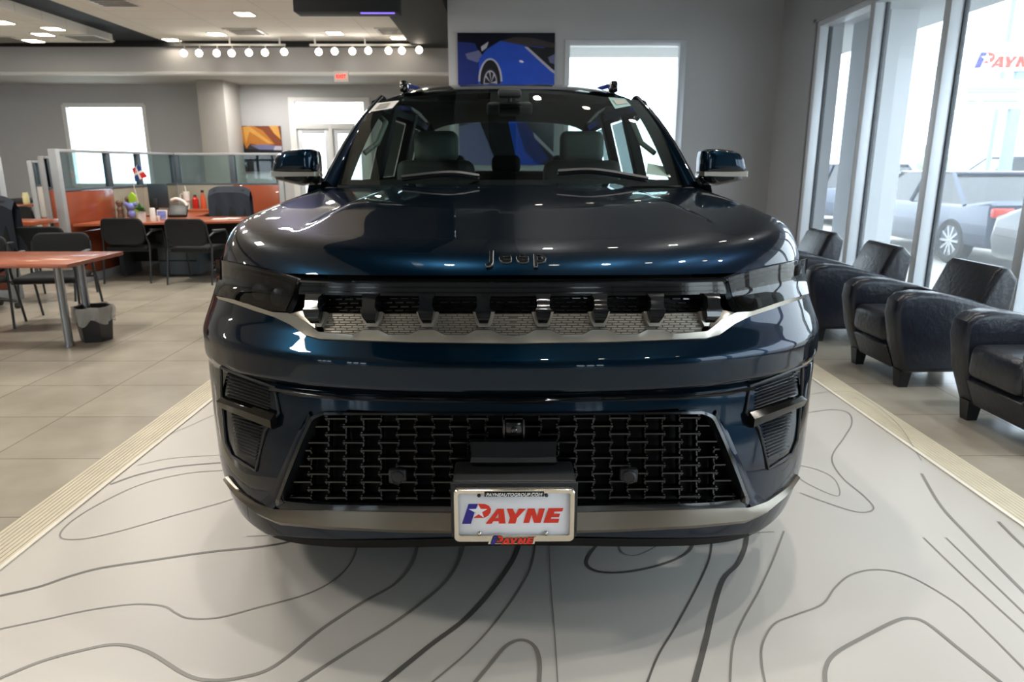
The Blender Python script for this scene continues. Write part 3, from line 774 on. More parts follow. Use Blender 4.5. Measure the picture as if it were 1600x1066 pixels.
# ---- upper grille
FX = [494, 581, 668, 756]
gr = MB()
patch(gr, [([(466, 460), (801.7, 462)], -.035), ([(466, 492), (801.7, 494)], -.035)], .006, 30, 4, 'full')
o_gr = gr.build('upper_grille', 'deep_black', car)
msh = MB()
for k, y in enumerate((466, 471, 476, 481, 486)):
    x = 478 + (k % 2) * 9
    while x < 797:
        patch(msh, [([(x, y), (x + 13, y)], -.026), ([(x, y + 1.6), (x + 13, y + 1.6)], -.026)], .006, 2, 1); x += 18
msh.build('mesh_insert', 'gloss_black', o_gr)
lb = MB()
patch(lb, [([(468, 435.5), (560, 438.5), (801.7, 440)], -.006), ([(470, 441), (560, 443), (801.7, 444)], .006), ([(468, 460), (560, 462), (801.7, 463)], .004), ([(466, 464), (560, 466), (801.7, 467)], -.012)], .012, 40, 2, 'full')
o_lb = lb.build('light_bar', 'gloss_black', o_gr)
ln = MB()
for y in (446, 454):
    patch(ln, [([(474, y), (560, y + 2), (801.7, y + 3)], .0095), ([(474, y + 2), (560, y + 4), (801.7, y + 5)], .0095)], .004, 40, 1, 'full')
ln.build('light_bar_line', 'chrome_dark', o_gr)
for side in (0, 1):
    for x in FX:
        fn = MB()
        patch(fn, [([(x - 13, 459), (x + 13, 459)], .012), ([(x - 10, 466), (x + 10, 466)], .022), ([(x - 9.5, 483), (x + 9.5, 483)], .026), ([(x - 12.5, 489), (x + 12.5, 489)], .028), ([(x - 10, 499), (x + 10, 499)], .024), ([(x - 6.5, 506), (x + 6.5, 506)], .006)], .04, 5, 2, 'one')
        if side:
            for v in fn.bm.verts: v.co = flip(v.co)
        fn.build('grille_fin', 'gloss_black', o_gr)
        sh = MB()   # silver shoe round the foot of the fin
        patch(sh, [([(x - 17, 488), (x + 17, 488)], .004), ([(x - 13, 503), (x + 13, 503)], .004), ([(x - 8, 511), (x + 8, 511)], .002)], .02, 5, 2, 'one')
        if side:
            for v in sh.bm.verts: v.co = flip(v.co)
        sh.build('fin_surround', 'silver', o_gr)
tx = MB()
patch(tx, [([(492, 487.5), (560, 489), (801.7, 489)], -.010), ([(506, 524), (560, 526), (801.7, 528)], -.012)], .01, 60, 8, 'full')
o_tx = tx.build('textured_insert', 'silver_groove', o_gr)
rb = MB()
for k in range(9):
    y = 490.5 + k * 3.6; x = 499 + k * 1.0 + (k % 2) * 9
    while x < 796:
        patch(rb, [([(x, y), (x + 15.5, y)], lerp(-.008, -.0095, k / 9)), ([(x, y + 2.2), (x + 15.5, y + 2.2)], lerp(-.008, -.0095, k / 9))], .004, 2, 1); x += 18
rb.build('textured_rib', 'silver', o_gr)
tr = MB()
top = [(343, 464.5), (370, 470), (395, 478), (430, 489.5), (455, 491), (478, 502), (500, 521)]
for x in FX[1:]: top += [(x - 27, 525), (x - 13, 517), (x + 13, 517), (x + 27, 525)]
top += [(801.7, 527)]
bot = [(344, 468), (370, 476), (395, 485), (430, 496), (455, 508), (478, 525), (500, 531), (640, 536), (801.7, 538)]
# keep both edges in step by parametrising along x
def yat(pl, x):
    for (a, ya), (b, yb) in zip(pl, pl[1:]):
        if x <= b: return ya + (yb - ya) * (x - a) / max(1e-6, b - a)
    return pl[-1][1]
xs = sorted(set([343.5 + (801.7 - 343.5) * k / 150 for k in range(151)]))
def patch_x(mb, xs, top, bot, o0, o1, thick, nv=2, mode='full', side_off=None):
    T = [(x, yat(top, x)) for x in xs]; B = [(x, yat(bot, x)) for x in xs]
    fr = []; bk = []
    for j in range(nv + 1):
        t = j / nv; f = []; b = []
        for i, (p, q) in enumerate(zip(T, B)):
            s = skin(lerp(p[0], q[0], t), lerp(p[1], q[1], t))
            if mode == 'full' and i == len(xs) - 1: s = Vector((X0, FY(X0, s.z), s.z))
            nn = nrm(s.x, s.z); o = lerp(o0, o1, t)
            f.append(s + nn * o); b.append(s + nn * (o - thick))
        fr.append(f); bk.append(b)
    rows = [fr[0]] and [bk[0]] + fr + [bk[-1]]
    if mode == 'full': mb.grid([r + [flip(p) for p in reversed(r[:-1])] for r in rows])
    else: mb.grid(rows); mb.grid([[flip(p) for p in r] for r in rows])
patch_x(tr, xs, top, bot, .012, .006, .03, 3)
patch(tr, [([(453, 490), (470, 486), (492, 486)], .0), ([(462, 494), (478, 502), (494, 514)], .006)], .01, 8, 3)
tr.build('silver_trim', 'silver', o_gr)
gv = MB(); xg = [x for x in xs if x > 503]  # dark strip that stands in for the shadow along the trim's upper edge
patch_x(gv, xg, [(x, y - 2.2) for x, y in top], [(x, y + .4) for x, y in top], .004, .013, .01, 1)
gv.build('trim_shadow_line', 'satin_black', o_gr)

# ---- headlights
for side in (0, 1):
    hl = MB()
    rows = [([(346.5, 406), (400, 416), (440, 425), (472, 435)], -.006), ([(345, 435), (395, 448), (430, 456), (462, 462)], -.016), ([(344, 463), (395, 477), (430, 488), (453, 489)], -.008)]
    patch(hl, rows, .02, 20, 4, 'one')
    lens = MB(); patch(lens, [(r, o + .028) for r, o in rows], .004, 20, 4, 'one')
    dr = MB()
    patch(dr, [([(349, 411), (400, 421), (440, 429.5), (466, 438)], .0), ([(349, 415), (400, 424), (440, 432), (465, 440.5)], .0)], .01, 16, 1, 'one')
    patch(dr, [([(349, 420), (400, 429), (440, 437), (462, 443)], .0), ([(349, 421.5), (400, 430.5), (440, 438.5), (462, 445)], .0)], .01, 16, 1, 'one')
    ch = MB()
    patch(ch, [([(347.5, 409), (362, 413)], .002), ([(346, 440), (366, 446)], .0)], .008, 4, 3, 'one')
    pr = MB()
    for cx, cy in ((402, 455), (432, 463)):
        c = skin(cx, cy, -.004); n = nrm(c.x, c.z); q = n.to_track_quat('Z', 'Y').to_matrix()
        pr.lathe([(.026, -.02), (.026, .0), (.022, .006), (.017, .008), (.0, .013)], c, 16, 'z', False, q)
    objs = [(hl, 'headlight', 'gloss_black', None), (lens, 'lens', 'smoked', 1), (dr, 'running_light', 'grey_metal', 1), (ch, 'reflector', 'chrome', 1), (pr, 'projector', 'grey_metal', 1)]
    root = None
    for mb_, nm, m_, sub in objs:
        if side:
            for v in mb_.bm.verts: v.co = flip(v.co)
        o = mb_.build(nm, m_, root if sub else car)
        if not sub: root = o

# ---- bumper details
cr = MB()
patch(cr, [([(424, 605), (470, 611), (540, 617), (801.7, 622)], .006), ([(424, 609), (470, 615), (540, 621), (801.7, 626)], .012), ([(427, 613), (470, 620), (540, 626), (801.7, 631)], .001)], .014, 40, 2, 'full')
cr.build('bumper_ledge', 'gloss_black', car)
lg = MB()
patch(lg, [([(474, 640), (801.7, 643)], -.06), ([(428, 792), (801.7, 797)], -.05)], .006, 40, 8, 'full')
o_lg = lg.build('lower_grille', 'deep_black', car)
lat = MB()
def xl(y): return lerp(492, 442, (y - 650) / 135)
k = 0; y = 655.0
while y < 790:
    x = 801.7 - 17 - (k % 2) * 28 - 56 * 7
    while x < 800:
        x1 = min(x + 34, 801.7); x0 = max(x, xl(y) + 2)
        if x1 - x0 > 6:
            patch(lat, [([(x0, y - 1.2), (x1, y - 1.2)], -.022), ([(x0, y), (x1, y)], -.009), ([(x0, y + 2.4), (x1, y + 2.4)], -.010), ([(x0, y + 3.2), (x1, y + 3.2)], -.014)], .02, 3, 1)
            for xe in (x, x + 31.5):
                if xl(y) + 3 < xe < 798: patch(lat, [([(xe, y - 2.5), (xe + 2.5, y - 2.5)], -.014), ([(xe, y + 5), (xe + 2.5, y + 5)], -.014)], .016, 2, 1)
        x += 56
    k += 1; y += 12.4
x = 801.7 - 17
while x > 450:
    ys = [yy for yy in range(654, 792, 6) if x > xl(yy) + 2]
    if len(ys) > 2: patch(lat, [([(x, yy), (x + 2.5, yy)], -.026) for yy in ys[::3] + [ys[-1]]], .02, 2, 1)
    x -= 28
lat.build('grille_lattice', 'lattice_black', o_lg)
fr = MB()
patch(fr, [([(801.7, 645), (560, 644), (505, 643), (488, 650), (470, 690), (450, 740), (434, 782), (436, 790)], .010), ([(801.7, 648), (560, 647), (507, 647), (492, 654), (475, 692), (455, 742), (440, 782), (441, 787)], .012), ([(801.7, 651), (560, 650), (509, 650), (496, 656), (479, 692), (459, 742), (444, 780), (445, 786)], -.008)], .03, 60, 2)
patch(fr, [([(441, 783), (480, 787), (520, 789), (640, 791), (801.7, 793)], .0), ([(437, 797), (480, 799), (520, 800), (640, 802), (801.7, 804)], .004)], .02, 50, 2, 'full')
fr.build('grille_frame', 'gloss_black', o_lg)
for side in (0, 1):
  fl = MB()  # painted flare running down beside the lower grille
  patch(fl, [([(484, 642), (464, 678), (443, 726), (422, 772), (408, 783)], .001), ([(485, 645), (472, 680), (451, 730), (432, 782), (420, 790)], .008), ([(487, 648), (477, 684), (456, 732), (438, 784), (430, 794)], .008)], .02, 40, 2, 'one')
  if side:
    for v in fl.bm.verts: v.co = flip(v.co)
  fl.build('bumper_flare', 'paint', car)
for side in (0, 1):
    se = MB(); c = skin(620, 747, -.004)
    se.lathe([(.019, 0), (.019, -.006), (.014, -.009), (.013, -.007), (.0, -.008)], c, 16, 'y', False)
    se.box(c + Vector((0, .012, 0)), (.05, .02, .042), None, .006)
    if side:
        for v in se.bm.verts: v.co = flip(v.co)
    se.build('parking_sensor', 'satin_black', o_lg)
rc = MB()
patch(rc, [([(735, 689), (801.7, 689)], .012), ([(737, 712), (801.7, 713)], .018)], .03, 12, 3, 'full')
rc.use(1); patch(rc, [([(737, 712), (801.7, 713)], .018), ([(736, 719), (801.7, 719)], .026), ([(738, 726), (801.7, 727)], .006)], .03, 12, 2, 'full')
rc.build('radar_cover', ['gloss_black', 'satin_black'], o_lg)
fc = MB(); c = skin(803, 670)
for s in (-1, 1): fc.box(c + Vector((s * .027, .005, .0)), (.006, .02, .055), None, .002)
fc.box(c + Vector((0, .01, -.002)), (.046, .02, .04), None, .005)
fc.lathe([(.009, 0), (.009, -.006), (.006, -.008), (0, -.007)], c + Vector((0, 0, -.004)), 14, 'y', False)
fc.build('front_camera', 'gloss_black', o_lg)
# silver skid strip, black lip, pale valance
sk = MB()
patch(sk, [([(356, 744), (366, 757), (378, 769), (404, 786), (432, 795), (520, 797), (640, 799), (801.7, 801)], .006), ([(357, 747), (367, 761), (380, 776), (407, 797), (440, 811), (520, 818), (640, 823), (801.7, 826)], .018), ([(358, 749), (368, 764), (382, 780), (410, 803), (442, 817), (520, 824), (640, 829), (801.7, 832)], .012)], .03, 60, 3, 'full')
sk.build('skid_strip', 'silver_dark', car)
lp = MB()
NB = 60
rowA, rowB, rowC = [], [], []
for i in range(NB + 1):
    t = radians(-47 + 94 * i / NB); s = sin(t)
    def pl(w, yc, z): return Vector((X0 + w * copysign(abs(s) ** (2 / NEXP), s), yc + DEP * (1 - cos(t) ** (2 / NEXP)), z))
    d_ = .095 * min(1, (.985 * abs(s) ** (2 / NEXP) / .75) ** 2); f_ = .02 * abs(i / NB * 2 - 1) ** 5; rowA.append(pl(1.0, 1.768, .412 - d_)); rowB.append(pl(.99, 1.772, .385 + f_ - d_)); rowC.append(pl(.95, 1.95, .372 + f_ - d_))
lp.grid([rowA, rowB, rowC])
lp.build('lower_lip', 'deep_black', car)
# side vents
for side in (0, 1):
    sv = MB()
    patch(sv, [([(346.5, 573), (385, 588), (430, 605)], -.004), ([(348, 616), (385, 628), (437, 645)], -.004), ([(353, 680), (378, 690), (412, 690)], -.004), ([(364, 712), (382, 724), (401, 735)], -.004)], .012, 14, 6, 'one')
    edge = MB()
    ol = [(346.5, 573), (385, 588), (430, 605), (437, 645), (416, 672), (401, 735), (382, 724), (364, 712), (355, 690), (348, 616), (346.5, 573)]
    edge.tube([skin(x, y, .003) for x, y in ol], .005, 6)
    lv = MB()
    for k in range(7):
        y = 584 + k * 5.2
        patch(lv, [([(355 + k * .4, y), (421 + k * .2, y + 22)], .0), ([(355 + k * .4, y + 2.2), (421 + k * .2, y + 24.2)], .007)], .01, 8, 1, 'one')
    for k in range(12):
        y = 645 + k * 5.2
        patch(lv, [([(364 + k * .8, y), (411 - k * .9, y + 13)], .0), ([(364 + k * .8, y + 2.4), (411 - k * .9, y + 15.4)], .007)], .01, 8, 1, 'one')
    br = MB()
    patch(br, [([(352, 619), (390, 631), (434, 645)], .012), ([(353, 624), (390, 637), (434, 653)], .03), ([(354, 634), (390, 649), (433, 667)], .024), ([(356, 640), (390, 655), (430, 671)], .006)], .03, 14, 2, 'one')
    root = None
    for mb_, nm, m_ in ((sv, 'side_vent', 'gloss_black'), (edge, 'vent_surround', 'satin_black'), (lv, 'vent_louvre', 'satin_black'), (br, 'vent_bar', 'chrome_dark')):
        if side:
            for v in mb_.bm.verts: v.co = flip(v.co)
        o = mb_.build(nm, m_, root if root else car)
        root = root or o

# ---- licence plate
PY = 1.655
pc = at_y(803.5, 806, PY); pw = (at_y(898, 806, PY) - at_y(709, 806, PY)).length; ph = pw * .475
bk = MB(); bk.span((pc.x - pw / 2 - .008, PY + .012, pc.z - ph / 2 + .004), (pc.x + pw / 2 + .008, PY + .02, pc.z + ph / 2 + .012), .004)
bk.span((pc.x - pw / 2 - .004, PY + .015, pc.z - ph * .15), (pc.x + pw / 2 + .004, 1.80, pc.z + ph / 2 + .016), .008)
o_pl = bk.build('license_plate', 'satin_black', car)
pb = MB(); pb.span((pc.x - pw * .485, PY + .006, pc.z - ph * .47), (pc.x + pw * .485, PY + .0135, pc.z + ph * .47), .002)
pb.build('plate_panel', 'plate_white', o_pl)
fm = MB()
iw, ih = pw * .462, ph * .405; ow, oh = pw / 2, ph / 2; cz = pc.z
def rr(w, h, r, y, n=5, dz=0):
    out = []
    for sx, sz, a0 in ((1, 1, 0), (-1, 1, 90), (-1, -1, 180), (1, -1, 270)):
        for k in range(n):
            a = radians(a0 + 90 * k / (n - 1)); out.append(Vector((pc.x + sx * (w - r) + r * cos(a), y, cz + dz + sz * (h - r) + r * sin(a))))
    return out
dzi = .003
fm.loft([rr(iw, ih, .006, PY + .008, dz=dzi), rr(iw, ih, .006, PY - .001, dz=dzi), rr(ow - .002, oh - .002, .013, PY - .003), rr(ow, oh, .014, PY), rr(ow, oh, .014, PY + .014)], False)
fm.build('plate_frame', 'chrome_warm', o_pl)
nb = MB(); nb.span((pc.x - pw * .245, PY - .0045, cz + oh - .019), (pc.x + pw * .245, PY + .002, cz + oh - .0065), .001)
nb.use(1); text_into(nb, 'PAYNEAUTOGROUP.COM', .012, (pc.x, PY - .0048, cz + oh - .0128), (1, 0, 0), (0, 0, 1), .0006, .25, .0002, pw * .46)
nb.build('web_address_strip', ['gloss_black', 'white_ink'], o_pl)
lo = MB(); logo_into(lo, (pc.x - pw * .015, PY + .0055, cz + ph * .02), (1, 0, 0), (0, 0, 1), pw * .84, .0008)
lo.build('plate_lettering', ['logo_red', 'logo_blue', 'plate_white'], o_pl)
bd = MB()
bd.use(3).prism([(pc.x + x * pw * 1.02, PY - .0034, cz - oh + z * ph) for x, z in ((-.215, -.035), (.165, -.035), (.178, .10), (-.085, .10), (-.10, .135), (-.185, .135))], (0, .0054, 0))
bd.use(2).prism([(pc.x + x * pw, PY - .004, cz - oh + z * ph) for x, z in ((-.20, -.022), (.155, -.022), (.165, .088), (-.09, .088), (-.105, .122), (-.178, .122))], (0, .003, 0))
logo_into(bd, (pc.x - pw * .015, PY - .0045, cz - oh + ph * .045), (1, 0, 0), (0, 0, 1), pw * .36, .0008)
bd.build('dealer_badge', ['logo_red', 'logo_blue', 'gloss_black', 'chrome_warm'], o_pl)
for sx, sz, m_ in ((-.29, .375, 'gloss_black'), (.265, .375, 'gloss_black'), (-.29, -.345, 'chrome'), (.265, -.345, 'chrome')):
    sc = MB(); sc.lathe([(.0048, .004), (.0048, -.002), (.003, -.004), (0, -.0042)], (pc.x + sx * pw, PY + .003, cz + sz * ph), 12, 'y', False)
    sc.build('plate_screw', m_, o_pl)

# ---- glasshouse
def wind(u, v):
    b = Vector((X0 + u * .86, 3.30 + .20 * u * u, 1.325)); t = Vector((X0 + u * .725, 4.02 + .15 * u * u, 1.816 - .045 * u * u))
    p = b.lerp(t, v); h = max(0, sin(pi * v)); p.y -= .035 * h; p.z += .03 * h; return p
ws = MB(); ws.grid([[wind(-1 + 2 * i / 24, j / 14) for i in range(25)] for j in range(15)])
o_ws = ws.build('windshield', 'windshield', car)
fb = MB()   # black frit band along the glass edge
for (u0, u1, v0, v1) in ((-1, 1, 0, .05), (-1, 1, .955, 1), (-1, -.90, 0, 1), (.90, 1, 0, 1)):
    fb.grid([[wind(lerp(u0, u1, i / 12), lerp(v0, v1, j / 12)) + Vector((0, .004, -.004)) for i in range(13)] for j in range(13)])
fb.grid([[wind(lerp(-.14, .14, i / 6), lerp(.74, .96, j / 6)) + Vector((0, .004, -.004)) for i in range(7)] for j in range(7)])
fb.build('frit_band', 'deep_black', o_ws)
def on_glass(px, py):
    best = None
    d = ray(px, py)
    from mathutils.bvhtree import BVHTree
    global WBVH
    try: WBVH
    except NameError:
        vs = []; fs = []
        for j in range(15):
            for i in range(25): vs.append(wind(-1.25 + 2.5 * i / 24, -.1 + 1.2 * j / 14))
        for j in range(14):
            for i in range(24): fs.append((j * 25 + i, j * 25 + i + 1, (j + 1) * 25 + i + 1, (j + 1) * 25 + i))
        WBVH = BVHTree.FromPolygons(vs, fs)
    h = WBVH.ray_cast(CAM, d); return h[0]
def sticker(name, quad, mlist, inner=None):
    s = MB(); q = [on_glass(*p) + Vector((0, -.003, .003)) for p in quad]
    s.vf(q, [(0, 1, 2, 3)])
    if inner:
        s.use(1); a = [on_glass(*p) + Vector((0, -.005, .005)) for p in inner]; s.vf(a, [(0, 1, 2, 3)])
    return s.build(name, mlist, o_ws)
sticker('window_sticker', [(589, 162), (624, 158), (613, 170), (577, 176)], ['paper', 'paper_grey'], [(594, 164), (611, 162), (603, 170), (586, 172)])
sticker('window_sticker', [(950, 153), (976, 155), (986, 166), (961, 171)], ['sticker_green', 'paper_grey'], [(957, 157), (974, 158), (980, 163), (963, 165)])
# pillars, roof
def pil(a, b, ra, rb_, dirn):
    m = MB(); a = Vector(a); b = Vector(b); d = (b - a).normalized(); x = Vector(dirn); x = (x - d * x.dot(d)).normalized(); y = d.cross(x)
    rings_ = []
    for k in range(9):
        t = k / 8; p = a.lerp(b, t); p = p + Vector((0, -.03, .03)) * sin(pi * t) * (1 if abs(d.y) > .5 else 0)
        r1, r2 = lerp(ra[0], rb_[0], t), lerp(ra[1], rb_[1], t)
        rings_.append([p + x * r1 * cos(2 * pi * i / 12) + y * r2 * sin(2 * pi * i / 12) for i in range(12)])
    return m.loft(rings_)
for s in (-1, 1):
    pil((X0 + s * .878, 3.46, 1.30), (X0 + s * .735, 4.30, 1.782), (.034, .05), (.026, .03), (1, 0, 0)).build('front_pillar', 'paint', car)
def rz(Y): return smooth_tab([(3.9, 1.785), (4.02, 1.818), (4.2, 1.85), (4.6, 1.905), (5.2, 1.95), (5.8, 1.95), (6.6, 1.90), (7.0, 1.86)], Y, .1)
def roof_pt(u, Y): return Vector((X0 + u * .80, Y, rz(Y) - .045 * u * u - .11 * abs(u) ** 7))
rf = MB(); us = [-1 + 2 * i / 32 for i in range(33)]; rows = []
for j in range(31):
    rows.append([roof_pt(u, lerp(4.02 + .15 * (u * 1.1) ** 2, 6.98, j / 30)) for u in us])
rf.grid(rows); rf.build('roof', 'gloss_black', car)
hlr = MB(); hlr.grid([[p - Vector((0, -.02, .05)) for p in r[2:-2]] for r in rows]); hlr.build('headliner', 'headliner', car)
for s in (-1, 1):
    rr_ = MB(); x = X0 + s * .64
    rr_.tube([(x, 4.45, 1.85), (x, 4.55, 1.878), (x, 4.72, 1.90), (x, 5.2, 1.935), (x, 5.9, 1.935), (x, 6.5, 1.91), (x, 6.65, 1.86)], [.012, .02, .02, .018, .018, .018, .012], 8)
    for y, z in ((4.58, 1.88), (5.55, 1.93), (6.5, 1.88)): rr_.box((x, y, z), (.045, .12, .07), None, .015)
    rr_.build('roof_rail', 'gloss_black', car)
    # side glass and its frames
    xb, xt = X0 + s * .925, X0 + s * .795
    def sp(y, z): t = (z - 1.325) / .47; return Vector((lerp(xb, xt, t), y, z))
    for (a, b, c_, d_) in ((3.62, 4.78, 4.30, 4.78), (4.90, 5.80, 4.90, 5.80), (5.93, 6.75, 5.93, 6.70)):
        wn = MB(); lo_ = [lerp(a, b, k / 6) for k in range(7)]; hi_ = [lerp(c_, d_, k / 6) for k in range(7)]
        wn.grid([[sp(lerp(l, h, j / 4), lerp(1.33, 1.72, j / 4)) for l, h in zip(lo_, hi_)] for j in range(5)])
        wn.build('side_window', 'autoglass' if a < 4 else 'privacy', car)
    for y in (4.84, 5.865, 6.83):
        pm = MB(); p0, p1 = sp(y, 1.30), sp(y - .02, 1.81)
        pm.prism([p0 + Vector((-s * .01, -.075, 0)), p0 + Vector((-s * .01, .075, 0)), p1 + Vector((-s * .01, .07, 0)), p1 + Vector((-s * .01, -.07, 0))], (-s * .06, 0, 0))
        pm.build('side_pillar', 'interior', car)
    rl = MB(); rl.tube([(X0 + s * .755, 4.22, 1.745), (X0 + s * .79, 4.6, 1.765), (X0 + s * .79, 5.6, 1.785), (X0 + s * .78, 6.9, 1.755)], [.035, .055, .06, .05], 8)
    rl.build('roof_side_rail', 'gloss_black', car)
rw = MB(); rw.grid([[Vector((X0 + lerp(-.70, .70, i / 8), 7.12 - .12 * j / 4 - .03 * (abs(i - 4) / 4) ** 2, lerp(1.36, 1.80, j / 4))) for i in range(9)] for j in range(5)])
rw.build('rear_window', 'autoglass', car)
for s in (-1, 1):
    pil((X0 + s * .82, 7.08, 1.28), (X0 + s * .75, 6.98, 1.84), (.07, .06), (.06, .05), (1, 0, 0)).build('rear_pillar', 'interior', car)
tg = MB(); tg.span((X0 - .85, 7.0, .9), (X0 + .85, 7.12, 1.36), .03); tg.build('tailgate', 'paint', car)
# cabin
fl_ = MB(); fl_.span((X0 - .85, 3.3, .55), (X0 + .85, 6.9, .62), .01); fl_.span((X0 - .85, 3.28, .6), (X0 + .85, 3.36, 1.2), .01)
for s in (-1, 1): fl_.span((X0 + s * .86 - .03, 3.4, .6), (X0 + s * .86 + .03, 6.9, 1.315), .02)
fl_.build('cabin_trim', 'interior', car)
ds = MB(); R_ = []
for k in range(13):
    u = -1 + k / 6; x = X0 + u * .82; c = .03 * (1 - u * u)
    R_.append([Vector((x, 3.42 + .1 * u * u, 1.16)), Vector((x, 3.40 + .1 * u * u, 1.285)), Vector((x, 3.62, 1.285 + c * .3)), Vector((x, 3.82, 1.27 + c)), Vector((x, 3.9, 1.2)), Vector((x, 3.86, .9)), Vector((x, 3.5, .9))])
ds.loft(R_); o_ds = ds.build('dashboard', 'interior', car)
sw = MB(); c = Vector((X0 + .42, 4.02, 1.16)); q = Euler((radians(-65), 0, 0)).to_matrix()
sw.tube([c + q @ Vector((.185 * cos(a), .185 * sin(a), 0)) for a in [2 * pi * k / 28 for k in range(29)]], .014, 8)
sw.box(c, (.16, .1, .05), q, .02); sw.box(c + q @ Vector((.0, -.09, 0)), (.04, .18, .02), q, .01); sw.box(c, (.36, .035, .02), q, .01)
sw.build('steering_wheel', 'interior', car)
pp = MB(); q = [at_y(1010, 272, 3.52), at_y(1048, 277, 3.50), at_y(1040, 262, 3.62), at_y(1012, 256, 3.62)]
pp.prism(q, (0, .004, .004)); pp.build('dash_paper', 'paper', o_ds)
for s in (-1, 1):
    st = MB(); x = X0 + s * .47
    st.box((x, 4.62, 1.12), (.50, .16, .66), (radians(-12), 0, 0), .06, 3)
    st.box((x, 4.40, .80), (.50, .52, .2), None, .06, 3)
    o_st = st.build('front_seat', 'seat_dark', car)
    hr = MB(); hr.box((x, 4.73, 1.53), (.285, .11, .20), (radians(-8), 0, 0), .05, 4)
    for e in (-.06, .06): hr.tube([(x + e, 4.70, 1.36), (x + e, 4.72, 1.50)], .008, 8)
    hr.build('headrest', 'seat', o_st)
rs = MB(); rs.box((X0, 5.95, 1.05), (1.5, .18, .62), (radians(-14), 0, 0), .06, 3); rs.box((X0, 5.7, .78), (1.5, .5, .2), None, .06, 3)
o_rs = rs.build('rear_seat', 'seat_dark', car)
for x in (-.48, -.02, .48):
    hr = MB(); hr.box((X0 + x, 6.06, 1.42), (.24, .1, .15), None, .045, 3); hr.build('rear_headrest', 'seat_dark', o_rs)
rm = MB(); rm.box((X0 - .0, 3.86, 1.70), (.24, .05, .07), (radians(10), 0, 0), .02, 3); rm.tube([(X0, 3.87, 1.71), (X0, 3.86, 1.77)], .012, 8); rm.box((X0, 3.84, 1.775), (.12, .1, .04), None, .015)
rm.build('rear_view_mirror', 'interior', car)
for s in (-1, 1):
    vs_ = MB(); vs_.box((X0 + s * .38, 4.12, 1.775), (.42, .16, .02), (radians(20), 0, 0), .008); vs_.build('sun_visor', 'headliner', car)
    gh = MB(); gh.tube([wind(s * .90, .28) + Vector((0, .09, 0)), wind(s * .84, .38) + Vector((0, .10, 0)), wind(s * .85, .62) + Vector((0, .10, 0)), wind(s * .91, .7) + Vector((0, .09, 0))], .014, 8)
    gh.build('grab_handle', 'seat', car)
# wipers
for a, m1, b in (((628, 277), (700, 270), (748, 275)), ((872, 268), (930, 266), (1012, 279))):
    w = MB(); pts = spline([at_y(a[0], a[1], 3.30), at_y(m1[0], m1[1], 3.27), at_y(b[0], b[1], 3.31)], 6)
    w.tube(pts, .011, 6); w.tube([p + Vector((0, .02, -.012)) for p in pts], .008, 6)
    w.build('wiper', 'satin_black', car)
# mirrors
for side in (0, 1):
    Y = 3.72
    def ring_of(pl, y, k, c): return [c + (at_y(p[0], p[1], Y) - c) * k + Vector((0, y, 0)) for p in pl]
    cap = [(430, 266), (433, 250), (440, 240), (452, 235), (472, 233), (488, 233), (495, 236), (498, 246), (499, 266), (499, 269), (465, 269), (431, 269)]
    low = [(429, 270), (450, 270), (475, 270), (499, 270), (500, 276), (492, 285), (478, 291), (462, 288), (446, 284), (433, 281)]
    trm = [(428.5, 267), (450, 268), (475, 268), (499, 268), (499.5, 275), (475, 275.5), (450, 276), (429, 276)]
    def solid(pl, d0, d1):
        m = MB(); c = sum((at_y(p[0], p[1], Y) for p in pl), Vector()) / len(pl)
        prof = [(.45, -.0), (.72, .006), (.88, .022), (.97, .05), (1.0, .085), (1.0, .13), (.95, .2), (.8, .22)]
        return m.loft([ring_of(pl, d0 + (d1 - d0) * h / .22, k, c) for k, h in prof])
    parts = [(solid(cap, -.10, .10), 'side_mirror', 'paint'), (solid(low, -.07, .10), 'mirror_lower_shell', 'gloss_black')]
    ts = MB(); c = sum((at_y(p[0], p[1], Y) for p in trm), Vector()) / len(trm)
    ts.loft([ring_of(trm, -.075, .94, c), ring_of(trm, -.06, 1.0, c), ring_of(trm, .06, 1.0, c)])
    parts.append((ts, 'mirror_trim_strip', 'silver'))
    arm = MB(); p0 = at_y(488, 282, Y + .02); arm.tube([p0, Vector((X0 - .90, Y - .02, 1.285)), Vector((X0 - .86, Y - .08, 1.26))], [.035, .04, .05], 10)
    parts.append((arm, 'mirror_arm', 'gloss_black'))
    root = None
    for mb_, nm, m_ in parts:
        if side:
            for v in mb_.bm.verts: v.co = flip(v.co)
        o = mb_.build(nm, m_, root if root else car); root = root or o
# wheels
for s in (-1, 1):
    for yw in (WHY, WHYR):
        t = MB(); c = (X0 + s * .875, yw, WHZ)
        t.lathe([(.27, -.125), (.37, -.135), (.405, -.11), (.41, 0), (.405, .11), (.37, .135), (.27, .125)], c, 40, 'x', False)
        o_w = t.build('wheel', 'rubber', car)
        r_ = MB(); r_.lathe([(.275, -.12), (.27, .10), (.25, .12), (.24, .09), (.0, .07)] if s > 0 else [(.275, .12), (.27, -.10), (.25, -.12), (.24, -.09), (.0, -.07)], c, 32, 'x', False)
        for k in range(6):
            a = 2 * pi * k / 6; r_.box(Vector(c) + Vector((s * .095, .14 * cos(a), .14 * sin(a))), (.03, .22, .05), (a, 0, 0), .01)
        r_.build('rim', 'alloy', o_w)
        lnr = MB(); a0 = [radians(-10 + 200 * k / 24) for k in range(25)]
        lnr.grid([[Vector((X0 + s * x, yw + .47 * cos(a), WHZ + .47 * sin(a))) for a in a0] for x in (.62, .95)])
        lnr.build('arch_liner', 'deep_black', car)
un = MB(); un.span((X0 - .62, 2.0, .30), (X0 + .62, 6.9, .56), .03); un.build('underbody', 'deep_black', car)

